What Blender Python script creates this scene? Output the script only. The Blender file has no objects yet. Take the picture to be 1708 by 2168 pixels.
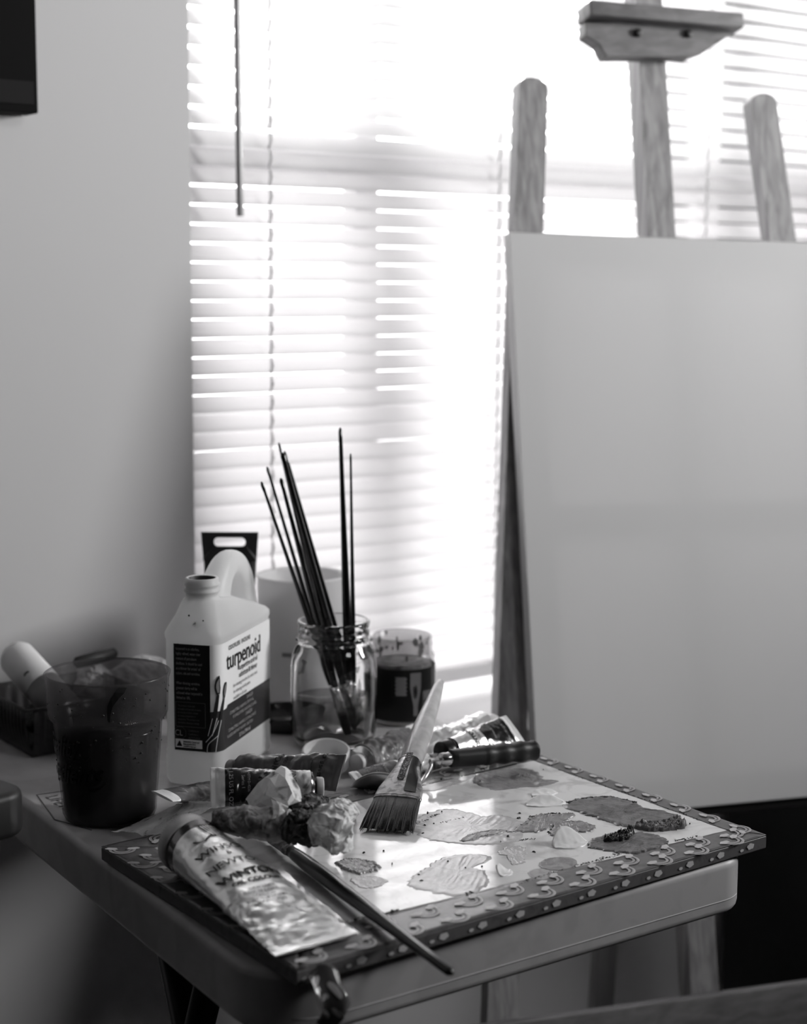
import bpy, bmesh, math, random
from mathutils import Vector, Matrix, noise
C = bpy.context.scene
COL = C.collection
PI = math.pi

# ---------------------------------------------------------------- camera, world, lights
FLOOR = -0.71                      # z = 0 is the top of the folding table
WY = 1.72                          # room side of the window wall
cam_data = bpy.data.cameras.new('camera')
cam_data.sensor_fit = 'HORIZONTAL'
cam_data.sensor_width = 36.0
cam_data.lens = 74.17
cam_data.clip_start = 0.01
cam_data.dof.use_dof = True
cam_data.dof.focus_distance = 1.39
cam_data.dof.aperture_fstop = 6.0
cam = bpy.data.objects.new('camera', cam_data)
COL.objects.link(cam)
_p, _r, _a = math.radians(7.77), math.radians(0.25), math.radians(54.3)
_f = Vector((math.cos(_a)*math.cos(_p), math.sin(_a)*math.cos(_p), -math.sin(_p)))
_s = Vector((math.sin(_a), -math.cos(_a), 0))
_u = _s.cross(_f)
_s2 = _s*math.cos(_r) + _u*math.sin(_r)
_u2 = _u*math.cos(_r) - _s*math.sin(_r)
cam.matrix_world = Matrix(((_s2.x, _u2.x, -_f.x, 0), (_s2.y, _u2.y, -_f.y, 0), (_s2.z, _u2.z, -_f.z, 0.4603), (0, 0, 0, 1)))
C.camera = cam

SKY = 6.0
w = bpy.data.worlds.new('sky'); C.world = w; w.use_nodes = True
w.node_tree.nodes['Background'].inputs[0].default_value = (1, 1, 1, 1)
w.node_tree.nodes['Background'].inputs[1].default_value = SKY
C.view_settings.view_transform = 'Standard'
C.view_settings.look = 'None'
C.view_settings.gamma = 1.0
C.view_settings.exposure = 1.57
C.cycles.max_bounces = 10
C.cycles.diffuse_bounces = 5
C.cycles.glossy_bounces = 5
C.cycles.transmission_bounces = 10
C.cycles.transparent_max_bounces = 16
C.cycles.caustics_reflective = False
C.cycles.caustics_refractive = False
C.cycles.sample_clamp_indirect = 6.0
C.cycles.use_denoising = True

def area(name, loc, direction, sx, sy, energy, portal=False, size_spread=None):
    d = bpy.data.lights.new(name, 'AREA'); d.shape = 'RECTANGLE'; d.size = sx; d.size_y = sy; d.energy = energy
    if portal: d.cycles.is_portal = True
    if size_spread: d.spread = math.radians(size_spread)
    o = bpy.data.objects.new(name, d); COL.objects.link(o); o.location = loc
    o.rotation_euler = Vector(direction).to_track_quat('-Z', 'Y').to_euler()
    return o
area('window_daylight_portal', (1.45, 1.99, 0.53), (0, -1, 0), 2.3, 1.3, 1, portal=True)
SIDE = area('side_window_daylight', (2.95, 0.29, 0.98), (-1, 0.58, -0.05), 0.6, 0.6, 6.6, size_spread=78)
FILL_LIGHT = area('front_fill_light', (1.40, -0.6, 1.60), (-0.6, 1.9, -1.4), 0.5, 0.5, 3)  # weak fill added high in front; no lamp is known there

# ---------------------------------------------------------------- materials
def col(v): k = 1-v; return (v, v*(1-.030*k), v*(1-.010*k), 1)
MATS = {}
def M(name, v=0.5, rough=0.5, metal=0.0, spec=0.5, trans=0.0, ior=1.45, stain=None, bump=None, transl=0.0, coat=0.0, grain=None, alpha=1.0):
    if name in MATS: return MATS[name]
    m = bpy.data.materials.new(name); m.use_nodes = True
    nt = m.node_tree; N = nt.nodes; L = nt.links
    b = N['Principled BSDF']; out = N['Material Output']
    b.inputs['Base Color'].default_value = col(v)
    b.inputs['Roughness'].default_value = rough
    b.inputs['Metallic'].default_value = metal
    b.inputs['Specular IOR Level'].default_value = spec
    b.inputs['Transmission Weight'].default_value = trans
    b.inputs['IOR'].default_value = ior
    b.inputs['Coat Weight'].default_value = coat
    b.inputs['Coat Roughness'].default_value = 0.08
    b.inputs['Alpha'].default_value = alpha
    tc = N.new('ShaderNodeTexCoord')
    if stain:                      # (scale, second value, from, to, distortion)
        t = N.new('ShaderNodeTexNoise'); t.inputs['Scale'].default_value = stain[0]; t.inputs['Detail'].default_value = 6
        t.inputs['Distortion'].default_value = stain[4] if len(stain) > 4 else 0.6
        L.new(tc.outputs['Object'], t.inputs['Vector'])
        r = N.new('ShaderNodeMapRange'); r.inputs[1].default_value = stain[2]; r.inputs[2].default_value = stain[3]
        L.new(t.outputs['Fac'], r.inputs[0])
        x = N.new('ShaderNodeMix'); x.data_type = 'RGBA'
        x.inputs[6].default_value = col(v); x.inputs[7].default_value = col(stain[1])
        L.new(r.outputs[0], x.inputs[0]); L.new(x.outputs[2], b.inputs['Base Color'])
    if grain:                      # (axis scale vector, second value)
        mp = N.new('ShaderNodeMapping'); mp.inputs['Scale'].default_value = grain[0]
        t = N.new('ShaderNodeTexNoise'); t.inputs['Scale'].default_value = 1.0; t.inputs['Detail'].default_value = 4; t.inputs['Distortion'].default_value = 0.4
        L.new(tc.outputs['Object'], mp.inputs['Vector']); L.new(mp.outputs[0], t.inputs['Vector'])
        r = N.new('ShaderNodeMapRange'); r.inputs[1].default_value = 0.35; r.inputs[2].default_value = 0.68
        L.new(t.outputs['Fac'], r.inputs[0])
        x = N.new('ShaderNodeMix'); x.data_type = 'RGBA'
        x.inputs[6].default_value = col(v); x.inputs[7].default_value = col(grain[1])
        L.new(r.outputs[0], x.inputs[0]); L.new(x.outputs[2], b.inputs['Base Color'])
    if bump:                       # (scale, strength, distance)
        t = N.new('ShaderNodeTexNoise'); t.inputs['Scale'].default_value = bump[0]; t.inputs['Detail'].default_value = 5
        L.new(tc.outputs['Object'], t.inputs['Vector'])
        bp = N.new('ShaderNodeBump'); bp.inputs['Strength'].default_value = bump[1]; bp.inputs['Distance'].default_value = bump[2]
        L.new(t.outputs['Fac'], bp.inputs['Height']); L.new(bp.outputs[0], b.inputs['Normal'])
    if transl > 0:
        tl = N.new('ShaderNodeBsdfTranslucent'); tl.inputs[0].default_value = col(min(1, v*1.05))
        mx = N.new('ShaderNodeMixShader'); mx.inputs[0].default_value = transl
        L.new(b.outputs[0], mx.inputs[1]); L.new(tl.outputs[0], mx.inputs[2]); L.new(mx.outputs[0], out.inputs[0])
    MATS[name] = m
    return m

def M_thin(name, tint, gloss=0.08, rough=0.03):   # clear sheet: mostly see-through with a surface sheen
    m = bpy.data.materials.new(name); m.use_nodes = True
    nt = m.node_tree; N = nt.nodes; L = nt.links
    N.remove(N['Principled BSDF']); out = N['Material Output']
    t = N.new('ShaderNodeBsdfTransparent'); t.inputs[0].default_value = col(tint)
    g = N.new('ShaderNodeBsdfGlossy'); g.inputs['Roughness'].default_value = rough
    fr = N.new('ShaderNodeFresnel'); fr.inputs[0].default_value = 1.45
    mx = N.new('ShaderNodeMixShader'); L.new(fr.outputs[0], mx.inputs[0]); L.new(t.outputs[0], mx.inputs[1]); L.new(g.outputs[0], mx.inputs[2])
    L.new(mx.outputs[0], out.inputs[0]); MATS[name] = m
    return m

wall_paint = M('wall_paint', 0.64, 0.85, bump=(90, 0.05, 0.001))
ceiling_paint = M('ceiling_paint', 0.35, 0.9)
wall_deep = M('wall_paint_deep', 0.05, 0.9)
floor_carpet = M('floor_carpet', 0.06, 0.95, stain=(60, 0.045, .4, .6), bump=(300, 0.4, 0.003))
trim_white = M('trim_white', 0.8, 0.5)
slat_white = M('slat_white', 0.60, 0.5, transl=0.33)
rail_white = M('rail_white', 0.72, 0.45, transl=0.12)
cord_white = M('cord_white', 0.85, 0.6, transl=0.3)
wand_clear = M('wand_clear_plastic', 0.42, 0.25, transl=0.2)
pane_glass = M_thin('pane_glass', 0.97)
screen_glass = M_thin('screened_pane', 0.72)
pine = M('pine_wood', 0.40, 0.55, grain=((130, 130, 2.0), 0.20))
pine_cross = M('pine_wood_crosswise', 0.24, 0.55, grain=((2.0, 110, 110), 0.15))
canvas_white = M('canvas_cloth', 0.80, 0.8, transl=0.16, bump=(900, 0.15, 0.0004))
black_metal = M('black_metal', 0.012, 0.35)
hardware_dark = M('dark_hardware', 0.03, 0.4)
table_plastic = M('table_plastic', 0.44, 0.42, bump=(700, 0.12, 0.0003), stain=(30, 0.39, .45, .6))
table_stain = M('table_groove', 0.10, 0.6)
black_plastic = M('black_plastic', 0.012, 0.5)
black_gloss = M('black_gloss', 0.008, 0.12, coat=0.5)
painting_black = M('painting_black', 0.006, 0.8, spec=0.1)
painting_grey = M('painting_charcoal', 0.022, 0.8, spec=0.1)
tape_dark = M('washi_tape_grey', 0.115, 0.35, stain=(120, 0.075, .5, .7), coat=0.2)
tape_light = M('tape_print_pale', 0.55, 0.4)
tape_mid = M('tape_print_grey', 0.36, 0.4)
glass_white = M("palette_glass_white", 0.84, 0.07, spec=0.6, stain=(26, 0.60, .48, .66, 1.6), coat=0.25, bump=(60, 0.05, 0.0004))
paint_black = M('paint_black', 0.012, 0.25, bump=(500, 0.9, 0.0008))
paint_dark = M('paint_dark', 0.10, 0.3, stain=(45, 0.19, .4, .62, 1.8), bump=(260, 0.3, 0.0005))
paint_mid = M('paint_mid', 0.20, 0.3, stain=(60, 0.30, .42, .6, 1.5), bump=(260, 0.3, 0.0004))
paint_soft = M('paint_soft', 0.42, 0.25, stain=(60, 0.33, .45, .62, 1.5), bump=(220, 0.3, 0.0003))
paint_pale = M('paint_pale', 0.55, 0.2, stain=(50, 0.45, .45, .6, 1.5), bump=(200, 0.2, 0.0003))
paint_white = M('paint_white', 0.86, 0.25, bump=(120, 0.3, 0.0005))
# ---------------------------------------------------------------- mesh helpers
class MB:
    def __init__(s): s.v = []; s.f = []; s.m = []; s.sm = []
    def add(s, vs, fs, mi=0, smooth=False):
        o = len(s.v); s.v += [Vector(p) for p in vs]
        for f in fs: s.f.append([i+o for i in f]); s.m.append(mi); s.sm.append(smooth)
    def box(s, c, size, mi=0, R=None, bevel=0.0):
        bm = bmesh.new(); bmesh.ops.create_cube(bm, size=1)
        for v in bm.verts: v.co = Vector((v.co.x*size[0], v.co.y*size[1], v.co.z*size[2]))
        if bevel > 0: bmesh.ops.bevel(bm, geom=list(bm.edges), offset=bevel, segments=3, affect='EDGES', profile=0.5)
        c = Vector(c)
        for v in bm.verts: v.co = (R @ v.co if R else v.co) + c
        s.add_bm(bm, mi, bevel > 0)
    def add_bm(s, bm, mi=0, smooth=False):
        bm.verts.index_update()
        s.add([v.co.copy() for v in bm.verts], [[v.index for v in f.verts] for f in bm.faces], mi, smooth); bm.free()
    def lathe(s, prof, c=(0, 0, 0), seg=48, mi=0, R=None, closed=False, mod=None, smooth=True):
        c = Vector(c); vs = []; fs = []; n = len(prof)
        for k in range(seg):
            a = 2*PI*k/seg
            for i, (r, z) in enumerate(prof):
                rr = r*(mod(a, i) if mod else 1)
                p = Vector((rr*math.cos(a), rr*math.sin(a), z))
                vs.append((R @ p if R else p) + c)
        for k in range(seg):
            k2 = (k+1) % seg
            for i in range(n-1 + (1 if closed else 0)):
                j = (i+1) % n
                fs.append((k*n+i, k2*n+i, k2*n+j, k*n+j))
        s.add(vs, fs, mi, smooth)
    def sweep(s, pts, a, b=None, up=(0, 0, 1), seg=16, mi=0, caps=True, power=1.0, smooth=True, disp=None):
        pts = [Vector(p) for p in pts]; n = len(pts); up = Vector(up)
        A = a if isinstance(a, (list, tuple)) else [a]*n
        B = A if b is None else (b if isinstance(b, (list, tuple)) else [b]*n)
        vs = []; fs = []
        for i in range(n):
            t = (pts[min(i+1, n-1)] - pts[max(i-1, 0)]).normalized()
            sd = t.cross(up)
            if sd.length < 1e-4: sd = t.cross(Vector((1, 0, 0)))
            sd.normalize(); u2 = sd.cross(t)
            for k in range(seg):
                q = 2*PI*k/seg + (PI/seg if seg == 4 else 0)
                cx, sy = math.cos(q), math.sin(q)
                if power != 1.0:
                    cx = math.copysign(abs(cx)**power, cx); sy = math.copysign(abs(sy)**power, sy)
                p = pts[i] + sd*A[i]*cx + u2*B[i]*sy
                if disp: p = p + disp(p, i/(n-1.0), q)
                vs.append(p)
        for i in range(n-1):
            for k in range(seg):
                k2 = (k+1) % seg
                fs.append((i*seg+k, i*seg+k2, (i+1)*seg+k2, (i+1)*seg+k))
        if caps: fs.append(list(range(seg))[::-1]); fs.append([(n-1)*seg+k for k in range(seg)])
        s.add(vs, fs, mi, smooth)
    def prism(s, poly, z0, z1, mi=0, fn=None, bevel=0, smooth=False):
        bm = bmesh.new()
        lo = [bm.verts.new((p[0], p[1], z0)) for p in poly]
        hi = [bm.verts.new((p[0], p[1], z1)) for p in poly]
        n = len(poly); bm.faces.new(lo[::-1]); bm.faces.new(hi)
        for i in range(n): bm.faces.new((lo[i], lo[(i+1) % n], hi[(i+1) % n], hi[i]))
        bmesh.ops.recalc_face_normals(bm, faces=bm.faces)
        if bevel:
            es = [e for e in bm.edges if abs(e.verts[0].co.z-e.verts[1].co.z) < 1e-7]
            bmesh.ops.bevel(bm, geom=es, offset=bevel, segments=4, affect='EDGES', profile=0.5)
        if fn:
            for v in bm.verts: v.co = fn(v.co)
        s.add_bm(bm, mi, smooth)
    def grid(s, fn, nu, nv, mi=0, smooth=True, thick=0.0):
        vs = []; fs = []
        for i in range(nu+1):
            for j in range(nv+1): vs.append(Vector(fn(i/nu, j/nv)))
        W = nv+1
        for i in range(nu):
            for j in range(nv): fs.append((i*W+j, (i+1)*W+j, (i+1)*W+j+1, i*W+j+1))
        if thick:
            nrm = []
            for i in range(nu+1):
                for j in range(nv+1):
                    du = vs[min(i+1, nu)*W+j] - vs[max(i-1, 0)*W+j]; dv = vs[i*W+min(j+1, nv)] - vs[i*W+max(j-1, 0)]
                    nn = du.cross(dv); nrm.append(nn.normalized() if nn.length > 0 else Vector((0, 0, 1)))
            o = len(vs); vs += [vs[k] - nrm[k]*thick for k in range(o)]
            fs += [tuple(x+o for x in f[::-1]) for f in fs[:nu*nv]]
            for i in range(nu):
                fs.append((i*W, i*W+o, (i+1)*W+o, (i+1)*W)); fs.append((i*W+nv, (i+1)*W+nv, (i+1)*W+nv+o, i*W+nv+o))
            for j in range(nv):
                fs.append((j, j+1, j+1+o, j+o)); fs.append((nu*W+j, nu*W+j+o, nu*W+j+1+o, nu*W+j+1))
        s.add(vs, fs, mi, smooth)
    def text(s, body, size, fn, mi=0, sx=1.0, shear=0.0, align='LEFT', sub=0.0, bold=0.0, spacing=1.0):
        cu = bpy.data.curves.new('lettering', 'FONT'); cu.body = body; cu.size = size; cu.shear = shear
        cu.align_x = align; cu.fill_mode = 'FRONT'; cu.resolution_u = 3; cu.space_character = spacing
        if bold: cu.offset = bold
        ob = bpy.data.objects.new('lettering', cu); COL.objects.link(ob)
        me = bpy.data.meshes.new_from_object(ob)
        bm = bmesh.new(); bm.from_mesh(me)
        bad = [v for v in bm.verts if abs(v.co.y) > 1.3*size]
        if bad: bmesh.ops.delete(bm, geom=bad, context='VERTS')
        bmesh.ops.triangulate(bm, faces=bm.faces)
        if sub:
            for _ in range(3):
                es = [e for e in bm.edges if e.calc_length() > sub]
                if not es: break
                bmesh.ops.subdivide_edges(bm, edges=es, cuts=1)
                bmesh.ops.triangulate(bm, faces=bm.faces)
        bad = [v for v in bm.verts if abs(v.co.y) > 1.3*size]
        if bad: bmesh.ops.delete(bm, geom=bad, context='VERTS')
        for v in bm.verts: v.co = Vector(fn(v.co.x*sx, v.co.y))
        s.add_bm(bm, mi)
        bpy.data.objects.remove(ob); bpy.data.curves.remove(cu); bpy.data.meshes.remove(me)
    def build(s, name, mats, parent=None, label=None, fix=True):
        me = bpy.data.meshes.new(name); me.from_pydata([tuple(v) for v in s.v], [], s.f)
        for m in (mats if isinstance(mats, (list, tuple)) else [mats]): me.materials.append(m)
        for p, mi, sm in zip(me.polygons, s.m, s.sm): p.material_index = mi; p.use_smooth = sm
        if fix:
            bm = bmesh.new(); bm.from_mesh(me); bmesh.ops.recalc_face_normals(bm, faces=bm.faces); bm.to_mesh(me); bm.free()
        me.update()
        o = bpy.data.objects.new(name, me); COL.objects.link(o)
        if parent:
            o.parent = parent
            root = parent
            while root.parent: root = root.parent
            if parent.type == 'EMPTY': o.matrix_parent_inverse = Matrix.Translation(-parent.location) if parent.location.length else Matrix.Identity(4)
            elif root.type == 'EMPTY': o.matrix_parent_inverse = Matrix.Identity(4)
        if label: o['label'] = label
        return o

def rooted(name, loc, label, cat, group=None):
    o = bpy.data.objects.new(name, None); COL.objects.link(o); o.location = loc; o.empty_display_size = 0.02
    o['label'] = label; o['category'] = cat
    if group: o['group'] = group
    return o
def tag(o, label, cat, group=None):
    o['label'] = label; o['category'] = cat
    if group: o['group'] = group
    return o
def struct(o): o['kind'] = 'structure'; return o
def stuff(o): o['kind'] = 'stuff'; return o
def V(*a): return Vector(a)
def nz(p, f, seed=0.0): return noise.noise(Vector((p[0]*f+seed, p[1]*f-seed*0.7, p[2]*f+seed*1.3)))
def axis_R(d, hint=(0, 0, 1)):          # rotation taking +Z to d
    d = Vector(d).normalized(); h = Vector(hint)
    x = h.cross(d)
    if x.length < 1e-4: x = Vector((1, 0, 0)).cross(d)
    x.normalize(); y = d.cross(x)
    return Matrix(((x.x, y.x, d.x), (x.y, y.y, d.y), (x.z, y.z, d.z)))
def catmull(P, n):
    P = [Vector(p) for p in P]
    if len(P) == 2: return [P[0].lerp(P[1], i/(n-1)) for i in range(n)]
    out = []
    for i in range(n):
        t = i/(n-1)*(len(P)-1); k = min(int(t), len(P)-2); t -= k
        p0 = P[max(k-1, 0)]; p1 = P[k]; p2 = P[k+1]; p3 = P[min(k+2, len(P)-1)]
        out.append(0.5*((2*p1)+(p2-p0)*t+(2*p0-5*p1+4*p2-p3)*t*t+(3*p1-p0-3*p2+p3)*t**3))
    return out
def lerpn(L, t):
    t = max(0, min(1, t))*(len(L)-1); k = min(int(t), len(L)-2); return L[k] + (L[k+1]-L[k])*(t-k)
# ---------------------------------------------------------------- the room
WX0 = (0.9324, 1.7200, 0.4613)[0]                 # left edge of the window opening
WX1 = 2.75; WZ0 = -0.095; WZ1 = 1.16
RX0, RX1, RY0, CEILZ = -1.6, 3.0, -2.2, 1.70
gx = [RX0, WX0, WX1, RX1]; gz = [FLOOR, WZ0, WZ1, CEILZ]; b = MB(); vs = []; fs = []
for y in (WY, WY+.14):
    for z in gz:
        for x in gx: vs.append((x, y, z))
for o in (0, 16):
    for j in range(3):
        for i in range(3):
            if (i, j) != (1, 1): fs.append((o+j*4+i, o+j*4+i+1, o+j*4+i+5, o+j*4+i+4))
for p, q in ((5, 6), (6, 10), (10, 9), (9, 5), (0, 1), (1, 2), (2, 3), (3, 7), (7, 11), (11, 15), (15, 14), (14, 13), (13, 12), (12, 8), (8, 4), (4, 0)): fs.append((p, q, q+16, p+16))
b.add(vs, fs)
struct(b.build('wall_back', wall_paint))
b = MB(); b.box(((RX0+RX1)/2, (RY0+WY)/2, FLOOR-.03), (RX1-RX0+.2, WY-RY0+.3, .06)); struct(b.build('floor', floor_carpet))
b = MB(); b.box(((RX0+RX1)/2, (RY0+WY)/2, CEILZ+.03), (RX1-RX0+.2, WY-RY0+.3, .06)); struct(b.build('ceiling', ceiling_paint))
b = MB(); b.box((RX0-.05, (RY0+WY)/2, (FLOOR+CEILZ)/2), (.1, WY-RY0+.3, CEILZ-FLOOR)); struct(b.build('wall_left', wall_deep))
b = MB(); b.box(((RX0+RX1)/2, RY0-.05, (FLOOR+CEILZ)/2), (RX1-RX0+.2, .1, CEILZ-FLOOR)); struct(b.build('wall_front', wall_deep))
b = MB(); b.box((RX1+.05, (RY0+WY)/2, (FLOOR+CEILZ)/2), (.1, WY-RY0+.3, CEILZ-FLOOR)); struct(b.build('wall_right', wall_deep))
b = MB(); b.box(((RX0+RX1)/2, WY-.006, FLOOR+.045), (RX1-RX0, .012, .09), bevel=.003); struct(b.build('baseboard_back', trim_white))
# sill
b = MB(); b.box(((WX0+WX1)/2, WY+.02, WZ0-.008), (WX1-WX0+.06, .24, .024), bevel=.004); struct(b.build('trim_1', trim_white))
# window sash frame: upper sash, meeting rail, lower sash, mullions
b = MB(); FYw = WY+.115
zr = (1.1971, 1.8300, 0.6161)[2]
xs = [WX0+.02, (1.2452, 1.8300, 0.3380)[0], (1.8793, 1.8300, 0.6787)[0], WX1-.02]
b.box(((WX0+WX1)/2, FYw, zr), (WX1-WX0, .04, .045), bevel=.003)
b.box(((WX0+WX1)/2, FYw, WZ0-.012), (WX1-WX0, .04, .04), bevel=.003)
b.box(((WX0+WX1)/2, FYw, WZ1-.02), (WX1-WX0, .04, .04), bevel=.003)
for x in xs: b.box((x, FYw, (WZ0+WZ1)/2), (.035, .038, WZ1-WZ0), bevel=.003)
struct(b.build('window_1', M('sash_white', 0.75, 0.5)))
b = MB(); b.box(((WX0+WX1)/2, FYw+.004, (zr+WZ1)/2), (WX1-WX0-.04, .003, WZ1-zr-.04)); struct(b.build('window_2', pane_glass))
b = MB(); b.box(((WX0+WX1)/2, FYw+.010, (zr+WZ0)/2), (WX1-WX0-.04, .003, zr-WZ0-.04)); struct(b.build('window_3', screen_glass))

# ---------------------------------------------------------------- venetian blind
YB = 1.765
blind = rooted('venetian_blind', (WX0, YB, WZ1-.03), 'white horizontal slatted blind lowered over the bright window', 'blind')
BX0, BX1 = WX0+.004, WX1-.01
PITCH = 0.0226; RAILZ = (1.3866, 1.7650, -0.0649)[2]
nslat = int((WZ1-.05-RAILZ-.012)/PITCH)
tilt = math.radians(57)
for k in range(nslat):
    z = RAILZ+.020+PITCH*k
    b = MB()
    rr = random.Random(k); dt = rr.uniform(-.05, .05)
    def f(u, v, z=z, dt=dt):
        w_ = (v-.5)*.0252; crown = .0022*(1-(2*v-1)**2)
        ct, st = math.cos(tilt+dt), math.sin(tilt+dt)
        return (BX0+(BX1-BX0)*u, YB+w_*ct-crown*st, z+w_*st+crown*ct)
    b.grid(f, 12, 6)
    b.build('slat', slat_white, blind, fix=False)
b = MB(); b.box(((BX0+BX1)/2, YB, RAILZ), (BX1-BX0, .026, .020), bevel=.004); b.build('bottom_rail', rail_white, blind)
b = MB(); b.box(((BX0+BX1)/2, YB, WZ1-.02), (BX1-BX0, .035, .036), bevel=.003); b.build('headrail', rail_white, blind)
for px in ((1.0584, 1.7500, 0.4047)[0], (1.8020, 1.7500, 0.6694)[0], (1.4134, 1.7500, 0.6490)[0]):
    b = MB()
    for k in range(nslat):
        z = RAILZ+.01+PITCH*k
        b.sweep([(px-.002, YB-.0135, z), (px+.0015, YB-.0145, z+PITCH*.45), (px, YB-.0135, z+PITCH*.85)], .0028, .0012, seg=6)
    b.sweep([(px, YB-.013, RAILZ), (px, YB-.013, WZ1-.04)], .0008, seg=6)
    b.build('ladder_cord', cord_white, blind)
wx = (1.0017, 1.7250, 0.6258)
b = MB(); b.sweep([(wx[0], 1.732, WZ1-.05), (wx[0]+.001, 1.728, (1.0039, 1.7280, 0.5400)[2])], .0046, seg=6, smooth=False)
b.build('tilt_wand', wand_clear, blind, 'grey hexagonal plastic tilt wand')

# ---------------------------------------------------------------- black picture on the left wall
pc = (0.7352, 1.6900, 0.6385); PW = .55
pic = rooted('canvas_picture', (pc[0]-PW/2, WY-.001, pc[2]), 'dark canvas picture hanging on the grey wall left of the window', 'picture')
b = MB(); b.box((pc[0]-PW/2, WY-.017, pc[2]+.35), (PW, .030, .70), bevel=.002); b.build('panel', painting_black, pic)
zb = (0.7150, 1.6900, 0.6721)[2]
b = MB(); b.box((pc[0]-PW/2-.002, WY-.0325, (zb+pc[2])/2+.004), (PW-.006, .0016, zb-pc[2]-.010)); b.build('painted_band', painting_grey, pic, 'charcoal band along the bottom of the dark picture')

# ---------------------------------------------------------------- easel with canvas
EP = V(*(1.2038, 1.4396, 0.1969)); EU = V(*(0.9602, -0.2789, -0.0171)); EV = V(*(0.0717, 0.1868, 0.9798)); EN = V(*(-0.2701, -0.9420, 0.1994))     # EN points into the room
def E(u, v, n=0.0): return EP + EU*u + EV*v + EN*n
ER = Matrix(((EU.x, EV.x, EN.x), (EU.y, EV.y, EN.y), (EU.z, EV.z, EN.z)))
MU = .2065; VF = (FLOOR - EP.z)/EV.z
easel = rooted('studio_easel', (E(MU, VF).x, E(MU, VF).y, FLOOR), 'pale pine A-frame easel standing between the table and the window', 'easel')
def ebox(u0, u1, v0, v1, n0, n1, bevel=.002):
    b_ = MB(); b_.box(E((u0+u1)/2, (v0+v1)/2, (n0+n1)/2), (u1-u0, v1-v0, n1-n0), R=ER, bevel=bevel); return b_
def eplank(P0_, P1_, w, n0, n1, roundtop=False):
    d = (V(P1_[0], P1_[1])-V(P0_[0], P0_[1])); L_ = d.length; d.normalize(); s_ = V(d.y, -d.x)
    poly = [(-w/2, 0), (w/2, 0), (w/2, L_)]
    if roundtop: poly = [(-w/2, 0), (w/2, 0)] + [(w/2*math.cos(q*PI/10), L_-w*.30+w*.30*math.sin(q*PI/10)) for q in range(11)]
    else: poly.append((-w/2, L_))
    b_ = MB(); b_.prism(poly, n0, n1, fn=lambda c: E(P0_[0]+s_.x*c.x+d.x*c.y, P0_[1]+s_.y*c.x+d.y*c.y, c.z))
    return b_
NB = -.024                       # back plane of canvas
lt = (0.0517, 0.5233); rt_ = (0.3599, 0.5346)
sl = (lt[0]-(-.0446))/(lt[1]+.5294)
eplank((lt[0]-sl*(lt[1]-VF), VF), lt, .037, NB-.020, NB, True).build('front_leg', pine, easel)
eplank((2*MU-(lt[0]-sl*(lt[1]-VF)), VF), (2*MU-lt[0], lt[1]), .037, NB-.020, NB, True).build('front_leg', pine, easel)
eplank((MU+.004, -.62), (MU+.004, .70), .0365, NB-.030, NB-.001).build('mast', pine, easel)
# top clamp with scooped lower corners and a lip
cz = [(0.1126, 0.5869), (0.1117, 0.5715), (0.1284, 0.5625), (0.1374, 0.5471), (0.2491, 0.5548), (0.2743, 0.5641), (0.2947, 0.5773), (0.3126, 0.5897), (0.3135, 0.6039)]
b = MB(); b.prism([tuple(q) for q in cz], NB+.0, NB+.020, fn=lambda c: E(c.x, c.y, c.z), bevel=.0015)
b.build('clamp_block', pine_cross, easel)
l0 = (0.1115, 0.5897); l1 = (0.3175, 0.6042); l2 = (0.1218, 0.6082)
ebox(l0[0], l1[0], l0[1], l2[1]-.0, NB-.0, NB+.038).build('clamp_lip', pine_cross, easel)
for q in ((0.1806, 0.5788), (0.2490, 0.5827)):
    b = MB(); b.lathe([(0, .0), (.0052, .0), (.0052, .003), (.003, .0045), (0, .0045)], E(q[0], q[1], NB+.020), 20, R=ER); b.build('screw_head', hardware_dark, easel)
# canvas ledge and lower cross bar
ebox(MU-.16, MU+.16, -.341-.012, -.341-.001, NB-.0, -.006).build('canvas_ledge', black_metal, easel)  # near-black colour carries the shade under the canvas
br = (0.2012, -0.5598)
ebox(MU-.30, MU+.30, -.62, br[1], NB-.000, NB+.018).build('cross_bar', pine_cross, easel)
# rear leg: from the mast near the top to the floor behind
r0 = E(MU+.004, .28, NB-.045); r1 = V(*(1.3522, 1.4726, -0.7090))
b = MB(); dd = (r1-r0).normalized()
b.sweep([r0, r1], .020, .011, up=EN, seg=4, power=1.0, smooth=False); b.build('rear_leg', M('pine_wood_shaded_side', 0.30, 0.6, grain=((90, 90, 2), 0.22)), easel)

CW = .413
canvas = rooted('stretched_canvas', E(MU, -.341, 0), 'large blank white canvas resting on the easel', 'canvas')
b = MB(); b.box(E(MU, -.005, -.0004), (CW, .672, .0008), R=ER)
b.box(E(MU-CW/2+.0004, -.005, -.009), (.0008, .672, .018), R=ER); b.box(E(MU+CW/2-.0004, -.005, -.009), (.0008, .672, .018), R=ER)
b.box(E(MU, -.005+.336-.0004, -.009), (CW, .0008, .018), R=ER); b.box(E(MU, -.005-.336+.0004, -.009), (CW, .0008, .018), R=ER)
b.build('cloth_face', canvas_white, canvas)
for nm, u0, u1, v0, v1 in (('stretcher_bar', MU-CW/2+.001, MU-CW/2+.036, -.340, .330), ('stretcher_bar', MU+CW/2-.036, MU+CW/2-.001, -.340, .330),
                           ('stretcher_bar', MU-CW/2+.036, MU+CW/2-.036, .295, .330), ('stretcher_bar', MU-CW/2+.036, MU+CW/2-.036, -.340, -.305),
                           ('cross_brace', MU-CW/2+.036, MU+CW/2-.036, -.020, .016)):
    ebox(u0, u1, v0, v1, -.0185, -.004 if nm == 'cross_brace' else -.003, .001).build(nm, pine, canvas)

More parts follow.
